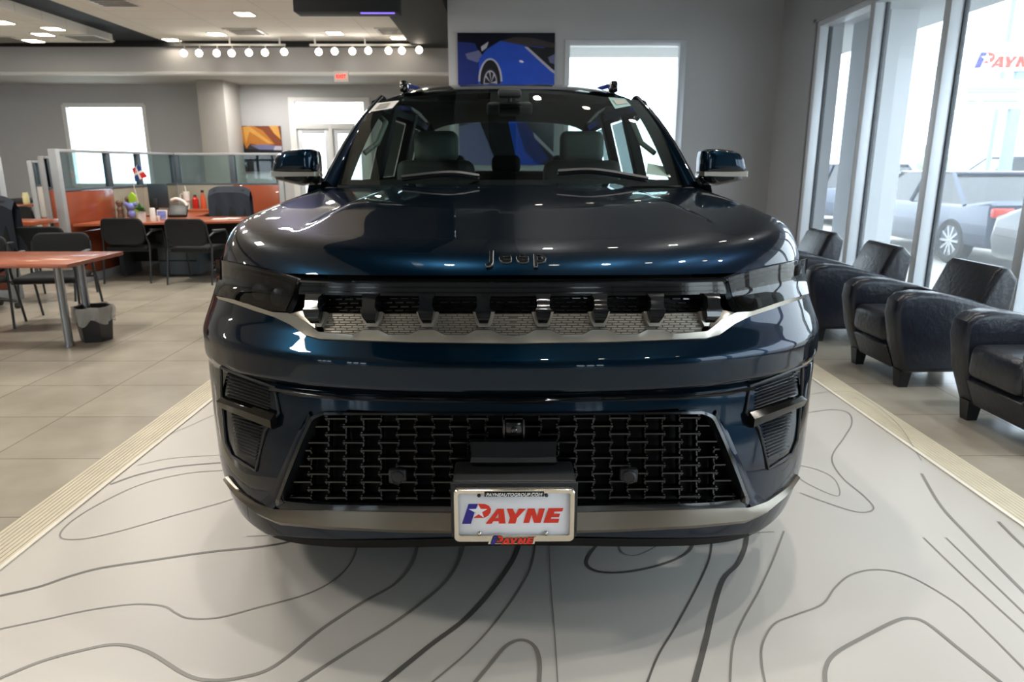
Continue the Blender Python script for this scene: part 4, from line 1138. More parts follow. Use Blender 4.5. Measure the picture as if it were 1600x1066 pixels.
# ================================================================== furniture
def bprism(mb, pts, ext, bev, seg=3):
    """bevelled extrusion of a flat outline"""
    t = bmesh.new(); ext = Vector(ext); a = [t.verts.new(p) for p in pts]; b = [t.verts.new(Vector(p) + ext) for p in pts]; n = len(pts)
    t.faces.new(a); t.faces.new(list(reversed(b)))
    for i in range(n): t.faces.new([a[i], b[i], b[(i + 1) % n], a[(i + 1) % n]])
    bmesh.ops.recalc_face_normals(t, faces=list(t.faces))
    rim = [e for e in t.edges if any(len(f.verts) > 4 for f in e.link_faces)] if n > 4 else list(t.edges)
    bmesh.ops.bevel(t, geom=rim, offset=bev, segments=seg, affect='EDGES', profile=.5)
    return mb.add(t)
# ---- club armchairs by the window
def armchair():
    t = thing('armchair', 'x', 'armchair', (0, 0, 0), 0, 'black leather armchairs along the window')
    side = [(-.27, .11), (-.345, .30), (-.385, .50), (-.375, .585), (-.33, .625), (-.24, .64), (-.1, .63), (.1, .59), (.30, .53), (.40, .49), (.42, .40), (.40, .11)]
    for s in (-1, 1):
        a = MB(); bprism(a, [(s * .205, y, z) for y, z in side], (s * .155, 0, 0), .035, 4); a.build('armrest', 'leather', t)
    a = MB(); a.box((0, -.06, .375), (.405, .60, .19), None, .05, 4); a.build('seat', 'leather_seat', t)
    a = MB(); bprism(a, [(-.21, y, z) for y, z in ((-.275, .11), (-.335, .255), (-.31, .28), (.3, .28), (.3, .11))], (.42, 0, 0), .012); a.build('base', 'leather', t)
    a = MB(); bprism(a, [(-.27, y, z) for y, z in ((.16, .42), (.30, .745), (.335, .78), (.39, .775), (.46, .70), (.42, .30), (.25, .30))], (.54, 0, 0), .04, 4); a.build('backrest', 'leather_seat', t)
    for sx in (-1, 1):
        for y in (-.24, .36):
            a = MB(); a.loft([[(sx * .275 + x * w, y + v * w, z) for x, v in ((-1, -1), (1, -1), (1, 1), (-1, 1))] for w, z in ((.03, 0), (.042, .12))]); a.build('foot', 'wood_black', t)
    return t
ac = armchair()
FRX = at_z(1344, 568).x + .23
rowy = [(3.53, 'black leather armchair cut by the right picture edge, nearest the camera'), (4.70, 'black leather armchair with its whole seat in view, second from the camera'),
        (5.93, 'black leather armchair third from the camera, its seat beside the car headlight'), (7.12, 'farthest black leather armchair, mostly hidden behind the car fender')]
for i, (y, l) in enumerate(rowy):
    if i == 0: ac.location = (FRX + .07, y, 0); ac.rotation_euler = (0, 0, -pi / 2 + .02); ac['label'] = l
    else: dup(ac, (FRX + .0 * i, y, 0), -pi / 2 + (.0, .03, -.02, .02)[i], l)

# ---- stackable guest chair: faces -Y
def guest_chair():
    t = thing('guest_chair', 'x', 'chair', (0, 0, 0), 0, 'black guest chairs in the sales area')
    a = MB(); a.box((0, -.02, .42), (.49, .48, .055), None, .026, 4); a.build('seat', 'chair_fab', t)
    a = MB(); rows = []
    ol = []
    for sx, sz, a0 in ((1, 1, 0), (-1, 1, 90), (-1, -1, 180), (1, -1, 270)):
        for k in range(6):
            an = radians(a0 + 18 * k); r = .07 if sz > 0 else .10
            ol.append((sx * (.245 - r) + r * cos(an), .63 + sz * (.165 - r) + r * sin(an)))
    def bk(k, dy): return [(x * k, .235 + (z - .45) * .16 + dy + .9 * x * x * -.35, .63 + (z - .63) * k) for x, z in ol]
    a.loft([bk(.93, -.028), bk(.985, -.02), bk(1, -.004), bk(.985, .012), bk(.93, .02)]); a.build('backrest', 'chair_fab', t)
    for s in (-1, 1):
        x = s * .275
        a = MB(); a.tube(spline([(x, -.275, 0), (x, -.25, .3), (x, -.235, .56), (x, -.215, .605), (x, -.16, .625)], 4), .0115, 8); a.build('front_leg', 'chair_metal', t)
        a = MB(); a.tube(spline([(x, .30, 0), (x, .235, .30), (x * .98, .20, .46), (x * .93, .225, .56), (x * .9, .25, .72)], 4), .0115, 8); a.build('rear_leg', 'chair_metal', t)
        a = MB(); a.box((x, -.03, .635), (.045, .30, .022), (radians(3), 0, 0), .01, 3); a.tube([(x, -.16, .625), (x, .12, .62), (x * .95, .225, .58)], .010, 8); a.build('armrest', 'chair_arm', t)
    for y in (-.2, .18):
        a = MB(); a.tube([(-.275, y, .39), (.275, y, .39)], .010, 8); a.build('seat_bar', 'chair_metal', t)
    return t
gc = guest_chair()
def P(px, py): v = at_z(px, py); return v.x, v.y
gl = []
x, y = P(197, 436)
spots = [((P(206, 441)[0], P(198, 440)[1] + .12, 0), pi + .06, 'black guest chair at the desk, left of the two with backs to the camera'),
         ((P(306, 443)[0], P(298, 442)[1] + .12, 0), pi - .05, 'black guest chair at the desk, right of the two, nearest the car'),
         ((P(96, 505)[0] - .06, P(96, 505)[1] + .1, 0), .18, 'black guest chair facing the camera behind the near cherry table'),
         ((-4.72, 6.12, 0), .1, 'black guest chair at the left picture edge behind the near cherry table'),
         ((at_z(80, 372, .65).x, at_z(80, 372, .65).y, 0), pi + .15, 'black guest chair just left of the tall grey partition post'),
         ((at_z(38, 330, .70).x, at_z(38, 330, .70).y, 0), pi + .1, 'farthest black guest chair, by the far left desk')]
for i, (loc, r, l) in enumerate(spots):
    if i == 0: gc.location = loc; gc.rotation_euler = (0, 0, r); gc['label'] = l
    else: dup(gc, loc, r, l)

# ---- near cherry table
TZ = .70
A = at_z(107, 413, TZ); B_ = at_z(190, 393, TZ)
tb = thing('cherry_table', 'cherry wood table with silver legs cut by the left picture edge', 'table', (A.x - .5, (A.y + B_.y) / 2, 0))
y0, y1 = A.y, B_.y; xe = (A.x + B_.x) / 2
a = MB(); a.span((xe - 1.55, y0, TZ - .03), (xe, y1, TZ), .003); a.use(1); a.span((xe - .002, y0 + .002, TZ - .028), (xe + .002, y1 - .002, TZ - .002)); a.build('tabletop', ['cherry', 'cherry_edge'], tb)
f0 = at_z(109, 541); lx = f0.x
for x in (lx, lx - 1.1):
    for y in (f0.y, y1 - .22):
        a = MB(); a.lathe([(.036, 0), (.036, .02), (.031, .03), (.031, TZ - .05), (.045, TZ - .04), (.045, TZ - .03)], (x, y, 0), 18); a.build('leg', 'grey_metal', tb)
# ---- waste bin
bx, by = P(140, 536); by += .11
bn = thing('waste_bin', 'six-sided black waste bin lined with a clear bag beside the table leg', 'waste bin', (bx, by, 0))
a = MB(); hexr = lambda r, z, ph=.25: [(bx + r * cos(ph + k * pi / 3), by + r * sin(ph + k * pi / 3), z) for k in range(6)]
a.loft([hexr(.02, .004), hexr(.118, .0), hexr(.122, .01), hexr(.150, .285), hexr(.142, .285), hexr(.115, .02), hexr(.01, .02)], False); a.build('bin_body', 'bin', bn, sharp=.4)
a = MB(); rows = []
for j, (r, z) in enumerate([(.138, .18), (.143, .25), (.152, .288), (.160, .292), (.165, .27), (.168, .23), (.166, .19), (.162, .165)]):
    row = []
    for k in range(60):
        an = .25 + 2 * pi * k / 60; seg = (an - .25) % (pi / 3) - pi / 6; rr_ = r * cos(pi / 6) / cos(seg)
        amp = .012 * (j - 2) / 5 if j > 2 else 0
        rr_ += amp * sin(an * 11 + j) + amp * .7 * sin(an * 23 + 2 * j); dz = (amp * 2.2) * sin(an * 5 + .7) + (.006 * sin(an * 9) if j > 5 else 0)
        row.append((bx + rr_ * cos(an), by + rr_ * sin(an), z + dz))
    rows.append(row)
a.grid(rows, True); a.build('bag_liner', 'liner', bn)

# ---- partitions
PT = at_y(79, 232.5, 8.4).z
def partition(name, label, a, b, panels, top, base=.10, rail=True, zg=1.14):
    """a, b: floor ends; panels: list of (share, lower material, glazed)"""
    a = Vector((a[0], a[1], 0)); b = Vector((b[0], b[1], 0)); L = (b - a).length; ang = math.atan2(b.y - a.y, b.x - a.x)
    R = Matrix.Rotation(ang, 3, 'Z'); o = thing(name, label, 'partition', a, 0, 'cubicle partitions')
    def B(x0, x1, z0, z1, th, m, nm, bev=.004):
        q = MB(); q.box(a + R @ Vector(((x0 + x1) / 2, 0, (z0 + z1) / 2)), (x1 - x0, th, z1 - z0), R, bev); return q.build(nm, m, o)
    B(0, .075, 0, top, .09, 'cub_frame', 'end_post'); B(.075, L, top - .035, top, .08, 'cub_frame', 'top_rail'); B(.075, L, 0, base, .075, 'cub_frame', 'base_rail')
    x = .075
    for i, (sh, m, gz) in enumerate(panels):
        x1 = x + (L - .075) * sh
        for (z0, z1, mm) in (m if isinstance(m, list) else [(base, zg - .03, m)]): B(x + .004, x1 - .004, z0 + .003, z1 - .003, .06, mm, 'panel')
        B(x, x1, zg - .03, zg, .07, 'cub_dark', 'mid_rail')
        if gz:
            B(x + .04, x1 - .05, zg, top - .035, .012, 'cub_glass', 'glass_pane', 0)
            B(x1 - .05, x1 + .01, zg, top - .035, .06, 'cub_dark', 'mullion'); B(x, x + .04, zg, top - .035, .06, 'cub_dark', 'mullion')
        x = x1
    return o
PXA = at_y(90, 300, 8.4).x; PYA, PYB = 8.4, 11.4
partition('cubicle_partition', 'tall glass-topped partition with cherry end panel beside the guest chairs', (PXA, PYA), (PXA, PYB), [(.36, [(.10, .62, 'cherry_panel'), (.62, 1.11, 'cherry_panel')], True), (.27, 'cub_fabric', True), (.37, 'cub_fabric', True)], PT)
xq = at_y(445, 300, PYB).x
partition('cubicle_partition', 'glass-topped back partition behind the desk, ending in a cherry panel', (xq, PYB), (PXA + .05, PYB), [(.45, 'cherry_panel', True), (.55, 'cub_fabric', True)], PT)
cx, cy = at_y(6, 300, 7.6).x, 7.6
partition('cubicle_partition', 'partition end with pale post at the left picture edge', (cx, cy), (cx - 1.8, cy), [(.5, 'cherry_panel', True), (.5, 'cherry_panel', True)], 1.50)
c2 = at_y(52, 300, 11.2)
partition('cubicle_partition', 'low far partition with a small grey glass pane left of the tall post', (c2.x, 11.2), (at_y(82, 300, 11.2).x, 11.2), [(1, [(.1, .62, 'cherry_panel'), (.62, 1.1, 'soffit')], True)], at_y(60, 251, 11.2).z, .1, True, 1.12)
c3 = at_y(70, 300, 9.8)
partition('cubicle_partition', 'narrow cherry partition wing with dark post beside the tall grey post', (c3.x, 9.8), (at_y(84, 300, 9.8).x, 9.8), [(1, 'cherry_panel', True)], at_y(75, 244, 9.8).z, .1, True, 1.12)

# ---- L-shaped sales desk
DZ = .73
d0 = at_z(208, 350, DZ); d1 = at_z(385, 344, DZ)
dk_ = thing('sales_desk', 'cherry L-shaped sales desk inside the glass-topped partitions', 'desk', ((d0.x + d1.x) / 2, d0.y + .4, 0))
dx0_, dx1_ = PXA + .05, d1.x + .25; dy0 = d1.y
a = MB(); bprism(a, [(dx0_, d0.y - .02, DZ - .03), (dx1_, dy0, DZ - .03), (dx1_, dy0 + .62, DZ - .03), (dx0_ + .9, dy0 + .62, DZ - .03), (dx0_ + .75, PYB - .05, DZ - .03), (dx0_, PYB - .05, DZ - .03)], (0, 0, .03), .004); a.build('desktop', 'cherry', dk_)
a = MB(); a.span((dx0_ + .1, dy0 + .40, .15), (dx1_ - .1, dy0 + .42, DZ - .03)); a.build('modesty_panel', 'interior', dk_)
for x in (dx0_ + .12, dx1_ - .08):
    a = MB(); a.span((x - .03, dy0 + .12, 0), (x + .03, dy0 + .56, DZ - .03), .004); a.build('leg', 'cub_dark', dk_)
a = MB(); a.span((xq - 1.35, PYB - .62, DZ + .0), (xq - .75, PYB - .05, DZ + .03), .004); tag(a.build('side_worktop', 'cherry'), 'cherry worktop along the back partition behind the tumbler and bottles', 'worktop')
a = MB(); a.span((xq - 1.33, PYB - .6, 0), (xq - .77, PYB - .06, DZ), .006); o = a.build('drawer_pedestal', 'steel_cab'); tag(o, 'slate drawer pedestal under the back worktop', 'cabinet')
p = at_z(275, 436); p.y += .16; a = MB(); a.span((p.x - .30, p.y + .05, .02), (p.x + .22, p.y + .5, .56), .008); o = a.build('file_cabinet', 'steel_cab'); tag(o, 'slate grey steel cabinet standing under the desk between the chairs', 'cabinet')
a = MB()
for z in (.20, .38): a.span((p.x - .28, p.y + .043, z), (p.x + .20, p.y + .051, z + .012))
a.build('drawer_gap', 'deep_black', o)
a = MB(); a.lathe([(.03, 0), (.032, .02), (.03, .13), (.012, .17), (.012, .19)], (p.x - .20, p.y + .2, .56), 14); tag(a.build('spray_bottle', 'white_gloss'), 'small white bottle on the steel cabinet under the desk', 'bottle')
p = at_z(303, 416); a = MB(); a.lathe([(.04, 0), (.045, .02), (.045, .17), (.02, .21), (.02, .24)], (p.x, p.y, 0), 14); tag(a.build('teal_bottle', 'teal'), 'teal bottle standing on the floor under the desk', 'bottle')
# ---- things on the desk
def on(px, py, z=DZ): return at_z(px, py, z)
mp = at_y(247, 345, dy0 + .72); mo = thing('computer_monitor', 'dark monitor seen from behind on the cherry desk', 'monitor', (mp.x, mp.y, DZ))
zz = DZ; a = MB()
tl, br_ = at_y(229, 287, mp.y), at_y(264, 325, mp.y)
a.span((tl.x, mp.y, br_.z), (br_.x, mp.y + .04, tl.z), .01); a.build('screen', 'monitor', mo)
a = MB(); a.span((mp.x - .03, mp.y - .02, DZ), (mp.x + .03, mp.y, tl.z - .2), .004); a.span((mp.x - .11, mp.y - .1, DZ), (mp.x + .11, mp.y + .1, DZ + .015), .004); a.build('stand', 'bin', mo)
# potted plant
p = on(222, 347); po = thing('potted_plant', 'small leafy plant in a white pot on the desk', 'plant', p)
a = MB(); a.lathe([(.0, 0), (.045, 0), (.055, .10), (.058, .115), (.05, .115), (.045, .08), (0, .08)], p, 18, 'z', False); a.build('pot', 'white_gloss', po)
a = MB()
for k in range(46):
    an = random.uniform(0, 2 * pi); el = random.uniform(.2, 1.4); r = random.uniform(.06, .13); c = p + Vector((0, 0, .12)); d = Vector((cos(an) * cos(el), sin(an) * cos(el), sin(el))); q = Vector((-sin(an), cos(an), 0)) * .018; e = c + d * r
    a.vf([c + d * .02, c + d * r * .6 + q, e, c + d * r * .6 - q + Vector((0, 0, .004))], [(0, 1, 2), (0, 2, 3)])
a.build('foliage', 'leaf', po)
# blue knitted figure, brown figurines, cans, cards
p = on(207, 341); o = thing('blue_plush', 'periwinkle blue plush toy beside the potted plant', 'toy', p)
a = MB(); a.ball(p + Vector((0, 0, .055)), (.05, .045, .06)); a.build('body', 'blue_soft', o); a = MB(); a.ball(p + Vector((0, 0, .15)), (.055, .05, .052)); a.build('head', 'blue_soft', o)
for s in (-1, 1):
    a = MB(); a.ball(p + Vector((s * .06, 0, .18)), (.035, .02, .03)); a.build('ear', 'blue_soft', o)
for i, (px, py, h, l) in enumerate(((187, 341, .24, 'brown figurine at the left end of the desk'), (177, 339, .28, 'taller brown carved figurine leaning by the partition'))):
    p = on(px, py); p.x = max(p.x, PXA + .12); a = MB(); a.lathe([(.04, 0), (.042, .02), (.03, h * .3), (.042, h * .48), (.025, h * .62), (.04, h * .76), (.045, h * .86), (.03, h * .97), (0, h)], p, 14); tag(a.build('figurine', 'brown_fig'), l, 'figurine')
p = at_y(209, 332, 9.65); a = MB(); bprism(a, [(p.x - .05, p.y, DZ), (p.x + .05, p.y, DZ), (p.x + .05, p.y, DZ + .28), (p.x, p.y, DZ + .33), (p.x - .05, p.y, DZ + .28)], (0, .03, 0), .004); tag(a.build('green_card', 'lime'), 'lime green pointed card standing behind the plush toy', 'card')
p = on(240, 346); a = MB(); a.lathe([(0, 0), (.032, .0), (.034, .012), (.034, .15), (.027, .165), (0, .163)], p, 18); tag(a.build('drink_can', 'white_gloss'), 'white patterned drink can on the desk edge', 'can')
p = on(254, 343); o = thing('photo_frame', 'small framed photo leaning on the desk beside the monitor', 'picture frame', p)
a = MB(); a.box(p + Vector((0, .0, .06)), (.13, .012, .12), (radians(-12), 0, 0), .002); a.build('frame', 'white_gloss', o); a = MB(); a.box(p + Vector((0, -.008, .06)), (.11, .004, .1), (radians(-12), 0, 0)); a.build('photo', 'blue_soft', o)
p = on(247, 345); a = MB(); a.lathe([(0, 0), (.025, 0), (.03, .06), (.024, .06), (.02, .01), (0, .01)], p, 14); tag(a.build('paper_cup', 'white_gloss'), 'tiny pale cup between the can and the photo frame', 'cup')
p = on(277, 340); o = thing('desk_phone', 'black desk phone with curled white back on the desk', 'telephone', p)
a = MB(); a.box(p + Vector((0, .05, .085)), (.24, .22, .05), (radians(38), 0, .2), .015, 3); a.build('phone_base', 'satin_black', o); a = MB(); a.tube(spline([p + Vector((-.12, .14, .22)), p + Vector((-.04, .14, .24)), p + Vector((.06, .14, .19)), p + Vector((.10, .12, .10))], 5), .02, 8); a.build('handset', 'white_gloss', o)
DB = DZ + .03; YW = PYB - .3
for px, nm, m_, lab, prof in ((294, 'tumbler', 'white_gloss', 'white tumbler with handle and straw on the back worktop', [(.036, 0), (.036, .1), (.047, .115), (.05, .25), (.046, .255), (0, .255)]), (307, 'red_bottle', 'red_bottle', 'red bottle on the back worktop beside the white tumbler', [(.045, 0), (.048, .02), (.048, .14), (.03, .165), (.03, .18), (0, .18)]), (319, 'orange_bottle', 'orange_bottle', 'orange flask on the back worktop next to the red bottle', [(.04, 0), (.04, .16), (.018, .21), (.018, .25), (0, .25)])):
    p = at_y(px, 330, YW); p.z = DB; p.x = min(p.x, xq - .80)
    o = thing(nm, lab, 'bottle', p); a = MB(); a.lathe(prof, p, 18); a.build('body', m_, o)
    a = MB()
    if nm == 'tumbler':
        a.tube([p + Vector((.0, 0, .25)), p + Vector((-.01, 0, .34))], .006, 6); a.build('straw', m_, o)
        a = MB(); a.tube(spline([p + Vector((-.045, 0, .22)), p + Vector((-.09, 0, .21)), p + Vector((-.09, 0, .13)), p + Vector((-.045, 0, .12))], 4), .009, 8); a.build('handle', m_, o)
    else: a.lathe([(.022, prof[-1][1] - .01), (.022, prof[-1][1] + .025), (0, prof[-1][1] + .028)], p, 14); a.build('cap', 'bin', o)
for i, (px, py) in enumerate(((338, 344), (356, 343))):
    p = at_z(px, py + 0, DZ); p.y += .06; a = MB(); a.box(p + Vector((0, .08, .0035)), (.2, .15, .005), (0, 0, .1 - .3 * i)); tag(a.build('paper_sheet', 'paper'), ('white paper sheet lying on the desk, nearer the plant', 'white paper sheet lying on the desk, nearer the car')[i], 'paper')
# little flag on a stick
fp = at_y(216, 272, dy0 + .35)
o = thing('desk_flag', 'small red, white and blue flag on a stick above the desk', 'flag', (fp.x, fp.y, DZ))
a = MB(); a.lathe([(0, 0), (.035, 0), (.03, .02), (.006, .025), (0, .025)], (fp.x - .02, fp.y, DZ), 14, 'z', False); a.tube([(fp.x - .02, fp.y, DZ + .02), at_y(208, 286, fp.y), at_y(214, 258, fp.y)], .004, 6); a.build('stick', 'white_gloss', o)
c00, c10, c11, c01 = [at_y(x, y, fp.y) for x, y in ((206, 263), (217, 258), (230, 276), (211, 284))]
c00, c10, c11, c01 = c00, c10, c11, c01
a = MB()
def fl(u, v): p = c00.lerp(c10, u).lerp(c01.lerp(c11, u), v); p.y += .01 * sin(u * 5 + v * 3); return p
for u0, u1, v0, v1, mi in ((0, .42, 0, .42, 0), (.58, 1, 0, .42, 1), (0, .42, .58, 1, 1), (.58, 1, .58, 1, 0), (.42, .58, 0, 1, 2), (0, .42, .42, .58, 2), (.58, 1, .42, .58, 2)):
    a.use(mi); a.grid([[fl(lerp(u0, u1, i / 3), lerp(v0, v1, j / 3)) for i in range(4)] for j in range(4)])
ob = a.build('cloth', ['flag_red', 'flag_blue', 'paper'], o)
# ---- office chairs with jackets
def office_chair(loc, rzv, label, jacket_label):
    t = thing('office_chair', label, 'office chair', loc, rzv, 'swivel office chairs')
    a = MB(); a.box((0, 0, .48), (.50, .48, .09), None, .035, 3); a.build('seat', 'chair_fab', t, False)
    a = MB(); a.box((0, .27, .80), (.47, .08, .56), (radians(-8), 0, 0), .038, 4); a.build('backrest', 'chair_fab', t, False)
    a = MB(); a.tube([(0, 0, .08), (0, 0, .44)], .028, 10); a.tube([(0, .1, .43), (0, .30, .45), (0, .31, .62)], .02, 8); a.build('column', 'chair_metal', t, False)
    for k in range(5):
        an = 2 * pi * k / 5 + .3; a = MB(); a.tube([(0, 0, .12), (.16 * cos(an), .16 * sin(an), .10), (.28 * cos(an), .28 * sin(an), .075)], [.024, .02, .015], 8); o = a.build('base_arm', 'bin', t, False)
        a = MB(); a.lathe([(.0, -.022), (.028, -.022), (.03, 0), (.028, .022), (0, .022)], (.28 * cos(an), .28 * sin(an), .03), 12, 'x', False); a.build('caster', 'bin', o, False)
    for s in (-1, 1):
        a = MB(); a.tube([(s * .25, .05, .46), (s * .29, .05, .55), (s * .29, .05, .65)], .014, 8); a.box((s * .29, .0, .66), (.06, .24, .025), None, .01, 3); a.build('armrest', 'bin', t, False)
    if not jacket_label: return t
    j = MB(); rows = []
    for i in range(15):
        v = i / 14; row = []
        for k in range(17):
            u = -1 + k / 8; x = u * .29
            if v < .5: y, z = .215 + .02 - .02 * (1 - v * 2), lerp(.62, 1.10, v * 2)
            else: y, z = .39 + .03 * (v - .5), lerp(1.11, .52, (v - .5) * 2)
            if abs(v - .5) < .04: y = .31; z = 1.12
            z -= .06 * u ** 4; y += .012 * sin(u * 9 + v * 5); row.append((x, y + (1 - abs(v - .5) * 2) * 0, z))
        rows.append(row)
    j.grid(rows); o = j.build('jacket', 'cloth_dark'); o.location = loc; o.rotation_euler = (0, 0, rzv); tag(o, jacket_label, 'jacket')
    return t
p = at_z(357, 418); office_chair((p.x, max(p.y, dy0 + .95), 0), .1, 'black swivel chair behind the sales desk', 'navy jacket hung over the swivel chair behind the desk')
office_chair((-5.22, 6.95, 0), .15, 'black swivel chair at the left picture edge behind the near table', 'dark jacket over the swivel chair at the left picture edge')
office_chair((-4.28, 5.1, 0), pi + .1, 'black swivel chair mostly outside the left picture edge, one caster showing under the near table', None)
# far left desks
for (x0p, x1p, py, l) in ((26, 48, 347, 'far cherry desk seen between two black guest chairs'), (9, 22, 321, 'farthest cherry desk at the left, carrying a black device')):
    q0, q1 = at_z(x0p, py, DZ), at_z(x1p, py, DZ)
    o = thing('far_desk', l, 'desk', (q0.x, q0.y, 0)); a = MB(); a.span((q0.x - .75, q0.y, DZ - .05), (q1.x, q0.y + .55, DZ), .004); a.build('desktop', 'cherry', o)
    for x in (q0.x - .65, q1.x - .06):
        for y in (q0.y + .05, q0.y + .5):
            a = MB(); a.tube([(x, y, 0), (x, y, DZ - .05)], .022, 8); a.build('leg', 'cub_dark', o)
q = at_z(21, 319, DZ); a = MB(); a.span((q.x - .16, q.y + .12, DZ), (q.x + .14, q.y + .4, DZ + .09), .01); tag(a.build('black_device', 'bin'), 'flat black device on the farthest desk', 'device')
q = at_z(35, 319, DZ); a = MB(); a.lathe([(0, 0), (.05, 0), (.055, .02), (.055, .15), (.045, .17), (.045, .20), (0, .20)], (q.x, q.y + .12, DZ), 16); tag(a.build('yellow_jar', 'pale_yellow'), 'pale yellow jar on the farthest desk beside the black device', 'jar')

# ================================================================== outside the windows
g = MB(); g.span((4.3, -30, -.25), (70, 70, -.12)); g.span((-40, YF + .25, -.25), (4.3, 70, -.12)); g.span((XE + .25, YN + .25, -.25), (4.3, YF + .25, -.12)); struct('ground_outside', g, 'asphalt')
c = MB(); pcx = 4.55
c.span((pcx, 8.97, -.12), (pcx + .34, 9.9, 3.55)); struct('wall_pillar_outside', c, 'soffit_out')
c = MB(); c.span((4.27, -8, 3.2), (5.6, 14, 3.5)); c.span((XE + .25, YN + .25, 3.35), (4.27, 14.0, 3.6)); struct('ceiling_canopy_outside', c, 'soffit_out')
def parked(name, label, cat, loc, rz, L, W, H, belt, hoodz, deckz, cab, paintm, pickup=False):
    """cab = (a0, a1, b1, b0): roof and window-base stations from the tail (0) to the nose (L); local: tail at y=0, nose towards +y"""
    t = thing(name, label, cat, loc, rz, 'cars parked outside the window')
    a = MB(); prof = [(0.05, .32), (0, .5), (.03, deckz - .06), (.12, deckz), (cab[0], belt), (cab[3], belt - .02), (L - .55, hoodz), (L - .08, hoodz - .14), (L, .55), (L - .1, .28), (L / 2, .24)]
    bprism(a, [(-W / 2, y, z) for y, z in prof], (W, 0, 0), .10, 3); a.build('car_body', paintm, t, False)
    a = MB(); k = .84
    rows = [[(-W / 2 * .95, cab[0], belt - .02), (W / 2 * .95, cab[0], belt - .02), (W / 2 * .95, cab[3], belt - .04), (-W / 2 * .95, cab[3], belt - .04)], [(-W / 2 * .80, cab[1], H - .03), (W / 2 * .80, cab[1], H - .03), (W / 2 * .80, cab[2], H - .03), (-W / 2 * .80, cab[2], H - .03)]]
    a.loft(rows); a.build('window_glass', 'car_glass', t, False)
    a = MB(); a.box((0, (cab[1] + cab[2]) / 2, H - .015), (W * .80, cab[2] - cab[1] + .1, .05), None, .02)
    for s in (-1, 1):
        for (b0, b1) in ((cab[0], cab[1]), (cab[3], cab[2]), ((cab[0] + cab[3]) / 2, (cab[1] + cab[2]) / 2)):
            a.tube([(s * W / 2 * .955, b0, belt - .03), (s * W / 2 * .81, b1, H - .03)], .035, 6)
    a.build('roof', paintm, t, False)
    for s in (-1, 1):
        for y in (.95, L - .95):
            c = (s * (W / 2 - .09), y, .36); a = MB(); a.lathe([(.24, -.1), (.33, -.11), (.36, -.07), (.36, .07), (.33, .11), (.24, .1)], c, 28, 'x', False); o = a.build('wheel', 'rubber', t, False)
            a = MB(); e = s * .095; a.lathe([(.245, e), (.25, e * .4), (.0, e * .3)], c, 24, 'x', False); a.lathe([(.05, e * .9), (.0, e)], c, 12, 'x', False)
            for k2 in range(10):
                an = 2 * pi * k2 / 10; a.box(Vector(c) + Vector((e * .85, .14 * cos(an), .14 * sin(an))), (.02, .2, .035), (an, 0, 0))
            a.build('rim', 'rim_light', o, False)
        a = MB(); a.box((s * (W / 2 - .16), .05, deckz - .17), (.30, .10, .14), None, .02); a.build('tail_light', 'tail_red', t, False)
        a = MB(); a.box((s * (W / 2 - .2), L - .12, .66), (.34, .14, .12), None, .02); a.build('head_light', 'frame_white', t, False)
    return t
ZO = -.12
parked('sedan', 'dark blue sedan outside, its rear wheel framed by the right window', 'car', (8.02, 10.3, ZO), 0, 4.8, 1.9, 1.42, .95, .95, 1.02, (.75, 1.35, 2.9, 3.75), 'car_blue')
parked('station_wagon', 'dark grey car outside at the right picture edge, behind the last window', 'car', (7.70, 5.2, ZO), 0, 4.7, 1.9, 1.62, 1.02, 1.0, 1.05, (.3, .7, 2.9, 3.7), 'car_grey')
parked('pickup_truck', 'grey pickup truck parked far across the lot, its hood to the left', 'truck', (20.6, 24.5, ZO), pi / 2 - .15, 5.8, 2.0, 1.80, 1.2, 1.15, 1.15, (1.9, 2.1, 3.6, 4.3), 'car_steel')
parked('sedan', 'dark car outside seen through the middle window, far row', 'car', (12.5, 25.0, ZO), pi / 2 + .2, 4.7, 1.85, 1.45, .95, .95, 1.02, (.75, 1.35, 2.9, 3.75), 'car_steel')
parked('sedan', 'white car outside beyond the dark grey car', 'car', (15.6, 14.6, ZO), .5, 4.7, 1.85, 1.45, .95, .95, 1.02, (.75, 1.35, 2.9, 3.75), 'car_white')
parked('sedan', 'blue car outside behind the grey pillar, farthest left', 'car', (9.3, 16.4, ZO), .1, 4.7, 1.85, 1.55, 1.0, .98, 1.02, (.75, 1.35, 2.9, 3.75), 'car_blue')
# roadside sign
Ys = 19.0
sp0, sp1 = at_y(1519, 120, Ys), at_y(1640, 120, Ys)
sg = thing('pole_sign', 'tall dealership pole sign outside the right window', 'sign', (at_y(1582, 200, Ys).x, Ys, ZO))
zt, zb = at_y(1560, 66, Ys).z, at_y(1560, 111, Ys).z
a = MB(); a.span((sp0.x - .1, Ys, zb), (sp1.x + 1.2, Ys + .25, zt), .02); a.build('upper_panel', 'sign_white', sg)
wd = (at_y(1627, 100, Ys) - at_y(1523, 100, Ys)).length
a = MB(); logo_into(a, (at_y(1523, 98, Ys).x + wd / 2, Ys - .01, at_y(1560, 94, Ys).z), (1, 0, 0), (0, 0, 1), wd, .004); a.build('lettering', ['logo_red', 'logo_blue', 'sign_white'], sg)
z2, z3 = at_y(1560, 124, Ys).z, at_y(1560, 170, Ys).z; xa = at_y(1503, 150, Ys).x
a = MB(); a.span((xa, Ys + .03, z3), (sp1.x + 1.0, Ys + .22, z2), .02); a.build('lower_panel', 'sign_white', sg)
a = MB()
for k, (yy, xx0, xx1) in enumerate(((139, 1512, 1600), (144, 1512, 1590), (158, 1513, 1528), (158, 1537, 1592))):
    p, q = at_y(xx0, yy, Ys), at_y(xx1, yy, Ys); a.span((p.x, Ys + .022, p.z - .03), (q.x, Ys + .032, p.z + .03))
a.build('message_line', 'sign_grey', sg)
p0, p1 = at_y(1577, 200, Ys), at_y(1594, 200, Ys)
